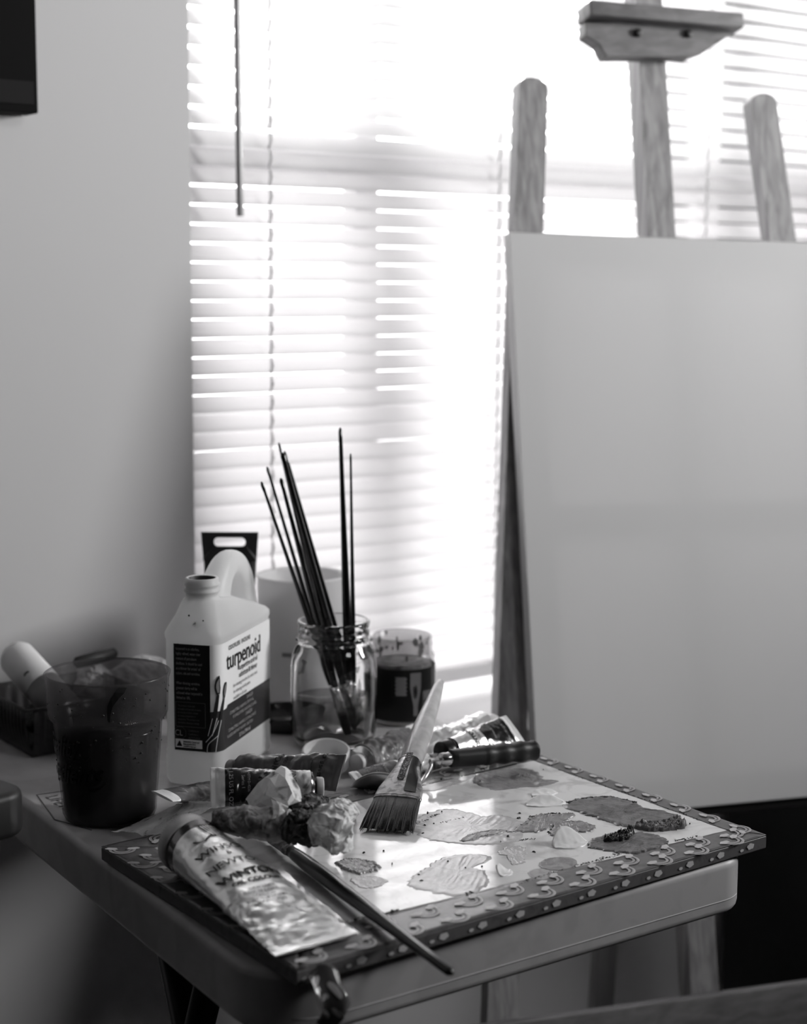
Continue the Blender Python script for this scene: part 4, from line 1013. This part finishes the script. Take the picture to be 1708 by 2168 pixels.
# the big tube in front
A = (0.5806, 1.0787, 0.0360); B_ = (0.5834, 0.9085, 0.0165)
T1 = Tube(A, B_, .0225, .0345, amp=.0016, freq=95, seed=3, mids=[(0.5827, 0.9939, 0.0270)], floor=PT+.0008, flatpow=.9)
r_ = rooted('large_paint_tube', A, 'large crumpled silvery white paint tube with ribbed pale cap, nearest the camera', 'paint tube')
T1.envf = lambda t: .28+.72*max(0, min(1, (t-.42)/.25))
b = T1.body([(.0, .075, 1), (.965, 1.01, 0)], 150, 72); b.build('tube_body', [foil_white, shoulder_metal], r_)
b = MB()
for i in range(9):
    x0 = -.0150+.0022*i
    n = 12; vs = []
    for k in range(n+1):
        t = k/n; tt = .075+.115*t+.010*math.sin(i*.7); xx = x0 - .004*t; w_ = .00055
        for sg in (-1, 1): vs.append(T1.P(tt, math.acos(max(-.98, min(.98, (xx+sg*w_)/T1.r))), .0006))
    b.add(vs, [(2*k, 2*k+1, 2*k+3, 2*k+2) for k in range(n)])
n = 30; vs = []
for k in range(n+1):
    q = PI*k/n; tt = .20+.022*math.sin(q*3)+.03*math.cos(q); xx = -.017+.030*k/n
    for sg in (-1, 1): vs.append(T1.P(tt+sg*.004, math.acos(max(-.98, min(.98, xx/T1.r))), .0006))
b.add(vs, [(2*k, 2*k+1, 2*k+3, 2*k+2) for k in range(n)])
T1.text(b, 'WINSOR', .0088, .285, .000, 0, flip=1, sx=1.15)
T1.text(b, '&', .0060, .325, .000, 0)
T1.text(b, 'NEWTON', .0088, .385, .000, 0, sx=1.15)
T1.text(b, 'WINTON', .0098, .475, -.001, 0, sx=1.15, bold=.0004)
T1.text(b, 'OIL COLOUR', .0058, .525, -.001, 0, sx=1.1, bold=.0002)
for i, s_ in enumerate(['TITANIUM WHITE', 'BLANC DE TITANE', 'TITANWEISS', 'BLANCO DE TITANIO', 'BIANCO TITANIO']): T1.text(b, s_, .0034, .575+.022*i, .004, 0, sx=.95)
b.build('printed_lettering', text_black, r_, fix=False)
dA = V(*A)-T1.pts[3]
tube_cap(A, dA, .0225, .013, .0228, M('cap_ribbed_white', .60, .45), r_, ribs=60, neck=.0035)

def small_tube(A, B, r, wc, rc, lc, bodymats, bands, label, capm, seed, texts=(), mids=(), amp=.0010, up=(0, 0, 1), ribs=24, name='paint_tube', floor=None, fp=.75, neckmat=None, hb=1.0, neck=.005, body_label=None):
    T_ = Tube(A, B, r, wc, up=up, amp=amp, freq=95, seed=seed, mids=mids, floor=floor, flatpow=fp, hb=hb)
    r_ = rooted(name, A, label, 'paint tube')
    T_.body(bands, 90, 44).build('tube_body', bodymats, r_, body_label)
    if texts:
        b_ = MB()
        for (s_, size, t0, x0, mi, kw) in texts: T_.text(b_, s_, size, t0, x0, mi, **kw)
        b_.build('printed_lettering', [text_black, text_pale], r_, fix=False)
    tube_cap(A, T_.pts[0]-T_.pts[3], r, lc, rc, capm, r_, ribs=ribs, neck=neck, neckmat=neckmat)
    return T_
camup = V(-.45, -.62, .64)
# black and white squeezed tube lying over the rag
A2 = (0.6850, 1.0794, 0.0654); B2 = (0.6150, 1.1141, 0.0686)
small_tube(A2, B2, .0135, .0172, .0082, .0060, [foil_dirty, foil_black, foil], [(0, .40, 0), (.40, .86, 1), (.86, 1.01, 2)], 'crumpled black and white paint tube on top of the soiled paper towel', cap_grey, 7,
  [('WINSOR', .0060, .20, .002, 0, dict(along=False, flip=-1)), ('NEWTON', .0060, .27, .002, 0, dict(flip=-1)), ('WINTON', .0058, .345, .002, 0, dict(flip=-1, bold=.0002)), ('e 1.25 US FL OZ', .0046, .815, .000, 1, dict(flip=-1)), ('Series 1', .0036, .69, .002, 1, dict(flip=-1)), ('ASTM D-4236', .0028, .63, .002, 1, dict(flip=-1))],
  up=camup, amp=.0013, fp=.6)
# dull dark tube behind it
A3 = (0.6972, 1.2068, 0.0473); B3 = (0.7422, 1.1203, 0.0572)
small_tube(A3, B3, .0120, .0168, .0080, .008, [foil_dark, foil_dark], [], 'dull dark grey paint tube with its flat crimped end upright below the white cap', cap_grey, 13,
  [('WINTON', .0064, .42, .000, 0, dict(flip=1, bold=.0002)), ('OIL COLOUR', .0036, .48, .000, 0, dict(flip=1)), ('Series 1', .0034, .74, -.004, 0, dict(flip=1)), ('e 1.25 US FL OZ', .0044, .835, -.002, 0, dict(flip=1, bold=.0002))],
  up=camup, amp=.0016, fp=.55)
# grey small tube beside the cup
A4 = (0.7187, 1.2502, 0.0140); B4 = (0.6137, 1.1937, 0.0414)
small_tube(A4, B4, .0105, .0115, .0065, .008, [foil_dark, foil], [(.90, 1.01, 1)], 'small grey paint tube between the tumbler and the solvent jug', cap_grey, 21,
  [('1.25 oz', .0042, .78, .000, 1, dict(flip=-1)), ('OIL COLOUR', .0034, .45, .003, 1, dict(flip=-1, along=True))],
  up=(-.2, -.35, .9), amp=.0006, fp=.5)
# long grey crumpled tube in front of the jars
A5 = (0.8615, 1.2631, 0.0140); B5 = (0.9654, 1.3005, 0.0160)
small_tube(A5, B5, .0145, .0190, .0085, .008, [foil_grey, foil], [(.80, 1.01, 1)], 'long grey crumpled paint tube lying behind the wooden brush', M('cap_offwhite', .66, .5), 31, (), neckmat=foil_white, neck=.003, up=(-.25, -.45, .85), amp=.0026, fp=.5)
# white wrinkled tube, furthest back
A6 = (1.0209, 1.2815, 0.0160); B6 = (0.9133, 1.2709, 0.0120)
small_tube(A6, B6, .0170, .0190, .0125, .012, [foil_white, foil], [(.85, 1.01, 1)], 'fat white wrinkled paint tube, furthest back in the pile', M('cap_white_smooth', .62, .4), 37, (), up=(-.2, -.4, .9), amp=.0022, fp=.6, ribs=0)
# black labelled tube
A7 = (0.9289, 1.2129, 0.0240); B7 = (1.0132, 1.2200, 0.0300)
small_tube(A7, B7, .0125, .0180, .0125, .010, [foil_white, foil_black, foil], [(.42, .88, 1), (.88, 1.01, 2)], 'white paint tube with a black band, leaning above the palette knife handle', cap_black, 41,
  [('WINTON', .0060, .30, .000, 0, dict(flip=1, bold=.0003)), ('OIL COLOUR', .0036, .365, .000, 0, dict(flip=1)), ('Series 2', .0034, .60, .000, 1, dict(flip=1)), ('e 37ml 1.25 US FL OZ', .0030, .80, .000, 1, dict(flip=1))],
  up=camup, amp=.0007, fp=.5, ribs=0, neck=.003)
# small white capped tube beneath the wooden brush
A8 = (0.9002, 1.2146, 0.0160); B8 = (0.8157, 1.2081, 0.0150)
small_tube(A8, B8, .0095, .0125, .0078, .0095, [foil_dirty, foil_dark, foil], [(.42, .90, 1), (.90, 1.01, 2)], 'slim paint tube with a white cap under the wooden handled brush', M('cap_cream', .58, .5), 47,
  [('Winton', .0050, .62, .000, 1, dict(flip=-1)), ('Oil Colour', .0040, .72, .000, 1, dict(flip=-1)), ('37ml 1.25 US', .0034, .82, .000, 1, dict(flip=-1))],
  up=(-.3, -.5, .8), amp=.0008, fp=.55)

# ---------------------------------------------------------------- soiled paper towel
towel = rooted('crumpled_paper_towel', (0.6949, 1.1352, 0.0120), 'crumpled white paper towel soiled with dark paint, draped over the palette corner', 'paper towel')
paper = M('paper_soiled', .88, .85, stain=(48, .16, .56, .70, 1.8), bump=(160, .5, .0010), transl=.1)
paper_dark = M('paper_dark_stained', .025, .7, stain=(60, .30, .56, .72, 1.8), bump=(160, .6, .0012))
paper_grey = M('paper_grey_smeared', .46, .85, stain=(40, .13, .48, .64, 1.8), bump=(120, .5, .0010))
def crumple(b_, c, rad, amp, f, seed, R=None, mi=0, nu=150, nv=110, zmin=PT+.0006):
    c = V(*c); vs = []; fs = []
    for i in range(nu):
        for j in range(nv+1):
            th = PI*j/nv; ph = 2*PI*i/nu; n_ = V(math.sin(th)*math.cos(ph), math.sin(th)*math.sin(ph), math.cos(th))
            p = V(n_.x*rad[0], n_.y*rad[1], n_.z*rad[2])
            if R: p = R @ p
            w_ = c + p; tv = noise.turbulence_vector(w_*f*.55+V(seed, seed*.3, 0), 4, True, amplitude_scale=.62, frequency_scale=2.1)
            q = c + p*(1.0-amp*.25) - V(tv.x-.45, tv.y-.45, tv.z-.45)*amp*1.1*min(rad)*1.3
            if q.z < zmin: q.z = zmin
            vs.append(q)
    W = nv+1
    for i in range(nu):
        i2 = (i+1) % nu
        for j in range(nv): fs.append((i*W+j, i*W+j+1, i2*W+j+1, i2*W+j))
    b_.add(vs, fs, mi, True)
def facets(b_, ctrl, n, jit, seed, mi=0, thick=.0005):
    rows = [catmull(r, n) for r in ctrl]; cols = [catmull([r[j] for r in rows], n) for j in range(n)]
    rn_ = random.Random(seed); G = [[cols[j][i]+V(rn_.uniform(-1, 1), rn_.uniform(-1, 1), rn_.uniform(-1, 1))*jit for j in range(n)] for i in range(n)]
    vs = [p for r in G for p in r]; o = len(vs); vs += [p-V(-.3, -.45, .8)*thick for p in vs]; fs = []
    for i in range(n-1):
        for j in range(n-1):
            a_, b1, c1, d1 = i*n+j, (i+1)*n+j, (i+1)*n+j+1, i*n+j+1
            t = [(a_, b1, c1), (a_, c1, d1)] if rn_.random() < .5 else [(a_, b1, d1), (b1, c1, d1)]
            fs += t + [tuple(x+o for x in f[::-1]) for f in t]
    b_.add(vs, fs, mi, False)
def sheet(b_, ctrl, nu, nv, amp, f, seed, mi=0, thick=.0004, zmin=None):
    rows = [catmull(r, nv+1) for r in ctrl]
    def fn(u, v):
        j = min(nv, int(round(v*nv))); cl_ = [r[j] for r in rows]
        n = len(cl_)
        t = u*(n-1); k = min(int(t), n-2); t -= k
        p0, p1, p2, p3 = cl_[max(k-1, 0)], cl_[k], cl_[k+1], cl_[min(k+2, n-1)]
        p = 0.5*((2*p1)+(p2-p0)*t+(2*p0-5*p1+4*p2-p3)*t*t+(3*p1-p0-3*p2+p3)*t**3)
        tv = noise.turbulence_vector(p*f*.6+V(seed, 0, 0), 4, True, amplitude_scale=.6, frequency_scale=2.1)
        p = p - V(tv.x-.4, tv.y-.4, tv.z-.4)*amp*2.4
        if zmin is not None and p.z < zmin: p.z = zmin
        return p
    b_.grid(fn, nu, nv, mi, thick=thick)
b = MB(); crumple(b, (0.6530, 0.9946, 0.0601), (.0165, .0190, .0225), .55, 34, 2.0)
crumple(b, (0.6740, 1.0173, 0.0628), (.0130, .0130, .0110), .34, 48, 5.0); b.build('crumpled_lobe', paper, towel, 'pale crumpled end of the towel')
b = MB(); crumple(b, (0.6584, 1.0444, 0.0611), (.0200, .0170, .0140), .50, 42, 9.0)
crumple(b, (0.6394, 1.0202, 0.0575), (.0165, .0150, .0150), .55, 46, 12.0)
crumple(b, (0.6776, 1.0616, 0.0610), (.0135, .0110, .0085), .55, 60, 14.0)
b.build('dark_folds', paper_dark, towel, 'folds soaked with black paint')
b = MB()
ra = V(*(0.6029, 1.0831, 0.0540)); rb = V(*(0.6377, 1.0335, 0.0556))
def rolldisp(p, t, q):
    tv = noise.turbulence_vector(p*34+V(3, 0, 0), 4, True, amplitude_scale=.6, frequency_scale=2.1); return -V(tv.x-.45, tv.y-.45, tv.z-.45)*.0048
b.sweep([ra.lerp(rb, i/110) for i in range(111)], [lerpn([.009, .0120, .0135, .0135, .0140, .012], i/110) for i in range(111)], [lerpn([.008, .0105, .0125, .0130, .0130, .011], i/110) for i in range(111)], seg=90, disp=rolldisp)
b.build('rolled_part', paper_grey, towel, 'rolled part smeared with grey paint')
b = MB()
facets(b, [[(0.6296, 1.0844, 0.0653), (0.6369, 1.0786, 0.0768), (0.6502, 1.0757, 0.0866), (0.6610, 1.0780, 0.0872)], [(0.6267, 1.0737, 0.0629), (0.6329, 1.0613, 0.0751), (0.6475, 1.0574, 0.0848), (0.6598, 1.0634, 0.0842)], [(0.6276, 1.0631, 0.0629), (0.6348, 1.0471, 0.0722), (0.6464, 1.0420, 0.0769), (0.6564, 1.0499, 0.0776)], [(0.6298, 1.0493, 0.0640), (0.6341, 1.0371, 0.0686), (0.6447, 1.0325, 0.0723), (0.6538, 1.0404, 0.0693)]], 7, .0013, 4)
facets(b, [[(0.6300, 1.0460, 0.0751), (0.6316, 1.0371, 0.0735), (0.6362, 1.0311, 0.0720)], [(0.6263, 1.0379, 0.0699), (0.6276, 1.0319, 0.0697), (0.6320, 1.0310, 0.0684)], [(0.6226, 1.0346, 0.0637), (0.6233, 1.0317, 0.0647), (0.6267, 1.0318, 0.0648)]], 5, .0006, 8)
b.build('draped_fold', paper, towel, 'pale fold of towel lying over the squeezed tube')
b = MB()
sheet(b, [[(0.5831, 1.2263, 0.0080), (0.5977, 1.2278, 0.0060), (0.5973, 1.1864, 0.0135), (0.6073, 1.1747, 0.0160)], [(0.5990, 1.2358, 0.0060), (0.6116, 1.2275, 0.0100), (0.6152, 1.1956, 0.0180), (0.6206, 1.1727, 0.0220)], [(0.6415, 1.2599, 0.0040), (0.6418, 1.2408, 0.0120), (0.6358, 1.1969, 0.0260), (0.6400, 1.1638, 0.0340)], [(0.6565, 1.2656, 0.0040), (0.6471, 1.2335, 0.0180), (0.6389, 1.1860, 0.0340), (0.6457, 1.1598, 0.0400)]], 80, 70, .0014, 30, 15)
b.build('flat_flap', paper, towel, 'flat pointed flap of towel in front of the tumbler')

# ---------------------------------------------------------------- wooden flat brush
fb0 = V(*(0.7605, 1.0811, 0.0155)); fb1 = V(*(0.9460, 1.2543, 0.0806))
flat_b = rooted('flat_brush', tuple(fb0), 'wide flat brush with a pale wooden handle, bristles down on the palette', 'paintbrush')
def FB(t): return fb0.lerp(fb1, t)
fd = (fb1-fb0).normalized(); fs_ = fd.cross(V(0, 0, 1)).normalized(); fu = fs_.cross(fd)
b = MB(); b.sweep([FB(t) for t in (.36, .40, .46, .54, .64, .76, .88, .96, .99, 1.0)], [.0088, .0094, .0102, .0106, .0098, .0080, .0062, .0050, .0040, .0012], seg=24)
b.build('handle', M('handle_wood', .52, .4, coat=.4, grain=((60, 60, 8), .33)), flat_b)
b = MB(); FT = (.175, .18, .24, .30, .36, .40, .405)
b.sweep([FB(t) for t in FT], [.0205, .0208, .0195, .0150, .0112, .0104, .0098], [.0038, .0042, .0058, .0085, .0100, .0104, .0098], seg=40, power=.85)
for t0, (aw, bw) in ((.186, (.0209, .0046)), (.392, (.0107, .0107))): b.sweep([FB(t0), FB(t0+.004)], [aw, aw], [bw, bw], seg=40, power=.85)
b.build('ferrule', M('ferrule_scuffed', .60, .32, metal=.85, stain=(180, .30, .45, .62)), flat_b)
def ferr(t, x, off):      # point on the upper face of the ferrule, x across
    a_ = lerpn([.0208, .0195, .0150, .0112, .0104], (t-.18)/.22); c_ = lerpn([.0042, .0058, .0085, .0100, .0104], (t-.18)/.22)
    xx = max(-.99, min(.99, x/a_)); return FB(t)+fs_*x+fu*(c_*(1-abs(xx)**(2/.85))**(.85/2)+off)
b = MB(); b.grid(lambda u, v: ferr(.262+.150*u, -.0042+.0055*v+.002*u, .0006), 14, 6, 0); b.build('dark_strip', M('grit_dark', .06, .8, stain=(700, .40, .5, .6)), flat_b)
b = MB(); b.grid(lambda u, v: ferr(.205+.190*u, (.0045+.0105*v)*(1-.25*u), .0005), 14, 10, 0); b.build('tape_wrap', M('tape_black', .016, .25, coat=.5), flat_b)
b = MB(); rn = random.Random(2)
b.sweep([FB(.180), FB(.12), FB(.06), FB(.012)-fu*.001], [.0200, .0210, .0222, .0228], [.0034, .0034, .0026, .0010], seg=30, power=.8)
for k in range(230):
    x = rn.uniform(-1, 1); y = rn.uniform(-1, 1); gap = round(x*3.2)/3.2
    xe = x + (gap-x)*.40
    p0 = FB(.182)+fs_*.0198*x+fu*.0032*y*math.sqrt(max(0, 1-x*x*.8)); p1 = FB(.09)+fs_*.0212*(x*.7+xe*.3)+fu*.0040*y
    p2 = FB(rn.uniform(-.012, .012))+fs_*.0232*xe+fu*(.0022*y-.0005)
    if p2.z < PT+.0012: p2.z = PT+.0012
    b.sweep([p0, p1, p2], [.00050, .00046, .00016], seg=5, caps=False)
b.build('bristles', M('bristle_brown', .018, .5, grain=((500, 500, 500), .05)), flat_b)

# ---------------------------------------------------------------- palette knife
k0 = V(*(0.8995, 1.1774, 0.0300)); k1 = V(*(0.9925, 1.1641, 0.0260))
knife = rooted('palette_knife', tuple(k0), 'palette knife with a black grooved handle and cranked steel shank', 'palette knife')
kd = (k1-k0).normalized(); kl = (k1-k0).length
b = MB(); n = 60
A_ = [.0082*(.85 if i < 3 else 1)*(1+.22*math.sin(PI*min(1, i/n*1.05))+(.085*math.cos(i/n*2*PI*5) if i/n > .38 else 0)) for i in range(n+1)]
A_[0] = .005; A_[-1] = .0045; A_[-2] = .0088
B_h = [.0080*(1+.18*i/n+(.09*math.cos(i/n*2*PI*5) if i/n > .38 else 0)) for i in range(n+1)]; B_h[-1] = .004; B_h[-2] = .0082
b.sweep([k0+kd*kl*i/n for i in range(n+1)], A_, B_h, seg=24, power=.8); b.build('handle', M('knife_handle_black', .012, .5), knife)
b = MB(); b.sweep([k0-kd*.011, k0-kd*.0108, k0-kd*.001, k0+kd*.002], [.0045, .0058, .0062, .0062], seg=24); b.build('ferrule', M('knife_ferrule', .65, .2, metal=1.0), knife)
steel = M('knife_steel', .62, .30, metal=1.0)
b = MB(); sp = catmull([k0-kd*.009, k0-kd*.020, (0.8790, 1.1787, 0.0260), (0.8668, 1.1729, 0.0180), (0.8468, 1.1579, 0.0165), (0.8406, 1.1623, 0.0165)], 40)
b.sweep(sp, [lerpn([.0020, .0019, .0019, .0020, .0024], i/39) for i in range(40)], [lerpn([.0019, .0018, .0016, .0012, .0008], i/39) for i in range(40)], seg=12); b.build('shank', steel, knife)
t0 = V(*(0.8415, 1.1606, 0.0185)); t1 = V(*(0.8054, 1.2003, 0.0135))
bd = (t1-t0).normalized(); bs = V(-.30, -.42, .86); bs = (bs-bd*bs.dot(bd)).normalized(); bn = bd.cross(bs)
def blade(u, v):
    w_ = .0105*math.sin(PI*min(1, u*.93+.07))**.75*(1 if u < .97 else .5); bow = .0100*math.sin(PI*u)
    return t0.lerp(t1, u)+bs*((v-.5)*2*w_+bow*.55)+bn*(.0016*(2*v-1)**2)
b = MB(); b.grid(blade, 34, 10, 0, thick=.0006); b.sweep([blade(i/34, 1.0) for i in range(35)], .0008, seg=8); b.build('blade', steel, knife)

# ---------------------------------------------------------------- long thin brush lying across the palette
g0 = V(*(0.6702, 1.1147, 0.0185)); g1 = V(*(0.6245, 0.8129, 0.0195)); gd = (g1-g0).normalized(); gl = (g1-g0).length
lb = rooted('long_brush', tuple(g0), 'long dark handled brush lying diagonally across the palette and over the table edge', 'paintbrush')
b = MB(); b.sweep([g0+gd*gl*t for t in (.13, .17, .24, .34, .5, .7, .9, .985, 1.0)], [.0042, .0052, .0060, .0061, .0055, .0046, .0037, .0033, .0014], seg=18); b.build('handle', M('handle_dark_brown', .010, .32, coat=.35), lb)
b = MB(); b.sweep([g0+gd*gl*t for t in (.015, .05, .10, .105, .115, .12, .138)], [.0056, .0054, .0050, .0054, .0054, .0049, .0047], seg=18); b.build('ferrule', M('ferrule_dirty', .10, .35, metal=.8, stain=(150, .35, .5, .65)), lb)
b = MB(); b.sweep([g0+gd*gl*t for t in (.02, -.02, -.05, -.065)], [.0045, .0048, .0035, .001], seg=14); b.build('bristles', bristle_dark, lb)

# ---------------------------------------------------------------- things at the back left of the table
tr = rooted('clear_plastic_tray', (.68, 1.55, 0), 'ribbed clear plastic tray at the back left corner of the table', 'tray')
cl = (0.6268, 1.4927, 0.0000)
TX0, TY0 = cl[0], cl[1]
b = MB()
def wallrib(p, q, z0, z1, n, amp):
    p, q = V(*p), V(*q); d = (q-p).normalized(); nn = V(d.y, -d.x)
    def f(u, v):
        x = p+(q-p)*u; r = amp*(.5+.5*math.cos(2*PI*n*u))*math.sin(PI*min(1, v*1.0)); o = nn*(r+.006*v); return (x.x+o.x, x.y+o.y, z0+(z1-z0)*v)
    b.grid(f, n*8, 8, 0, thick=.0006)
tw, tl = .115, .105
wallrib((TX0, TY0+tl), (TX0, TY0), .002, .050, 12, .004); wallrib((TX0, TY0), (TX0+tw, TY0), .002, .050, 10, .004)
wallrib((TX0+tw, TY0), (TX0+tw, TY0+tl), .002, .050, 9, .004); wallrib((TX0+tw, TY0+tl), (TX0, TY0+tl), .002, .050, 9, .004)
b.box((TX0+tw/2, TY0+tl/2, .0015), (tw, tl, .001))
lipz = .0505
b.sweep([(TX0-.008, TY0-.008, lipz), (TX0+tw+.008, TY0-.008, lipz), (TX0+tw+.008, TY0+tl+.008, lipz), (TX0-.008, TY0+tl+.008, lipz), (TX0-.008, TY0-.008, lipz)], .003, .0012, seg=8)
b.build('tray_shell', M_cup('tray_clear_plastic', .60, .10, .35, .15), tr, fix=False)
b = MB(); crumple(b, (TX0+tw*.5, TY0+tl*.5, .022), (tw*.42, tl*.42, .020), .25, 40, 3, zmin=.003); b.build('dark_contents', M('tray_contents', .012, .7), tr)

gA = V(*(0.6562, 1.6000, 0.0792)); gB = V(*(0.6684, 1.5350, 0.0459))
ges = rooted('white_squeeze_tube', tuple(gB), 'fat white tube lying slanted across the plastic tray', 'paint tube')
gdv = (gA-gB).normalized()
b = MB(); b.sweep([gB-gdv*.055+gdv*(.0+t) for t in (0, .02, .05, .075)] , [.018, .0185, .0190, .0190], seg=30); b.build('grey_label', M('tube_label_grey', .13, .5), ges)
b = MB(); gl_ = (gA-gB).length; b.sweep([gB+gdv*.018, gB+gdv*gl_*.6, gB+gdv*gl_*.95, gB+gdv*(gl_+.004), gB+gdv*(gl_+.006)], [.0192, .0192, .0190, .015, .006], seg=30); b.build('white_body', M('tube_white', .75, .5), ges)
b = MB(); b.lathe([(0, 0), (.006, 0), (.005, .0012), (0, .0015)], gB+gdv*.040+V(-.010, -.0165, .003), 16, R=axis_R((-.5, -.85, .1))); b.build('dark_spot', M('spot_dark', .03, .5), ges)

cb = (0.8034, 1.6000, 0.0514)
b = MB(); crumple(b, (cb[0], cb[1], cb[2]*.5), (.046, .034, cb[2]*.68), .22, 30, 21, zmin=.001)
c2 = (0.7438, 1.6000, 0.0566)
crumple(b, (c2[0], c2[1], c2[2]*.5), (.024, .024, c2[2]*.60), .25, 40, 24, zmin=.001)
tag(b.build('crumpled_paper', M('paper_white', .66, .9, bump=(100, .3, .001))), 'heap of crumpled white paper behind the tumbler', 'paper')
dk0 = V(*(0.7155, 1.5850, 0.0663)); dk1 = V(*(0.7705, 1.6000, 0.0676))
b = MB(); b.sweep([dk0, dk0.lerp(dk1, .06), dk0.lerp(dk1, .5), dk0.lerp(dk1, .94), dk1], [.003, .0062, .0070, .0062, .003], seg=18)
tag(b.build('dark_marker', M('marker_black', .008, .6)), 'dark marker lying on the crumpled paper behind the tumbler', 'marker')
bpy.context.view_layer.update()
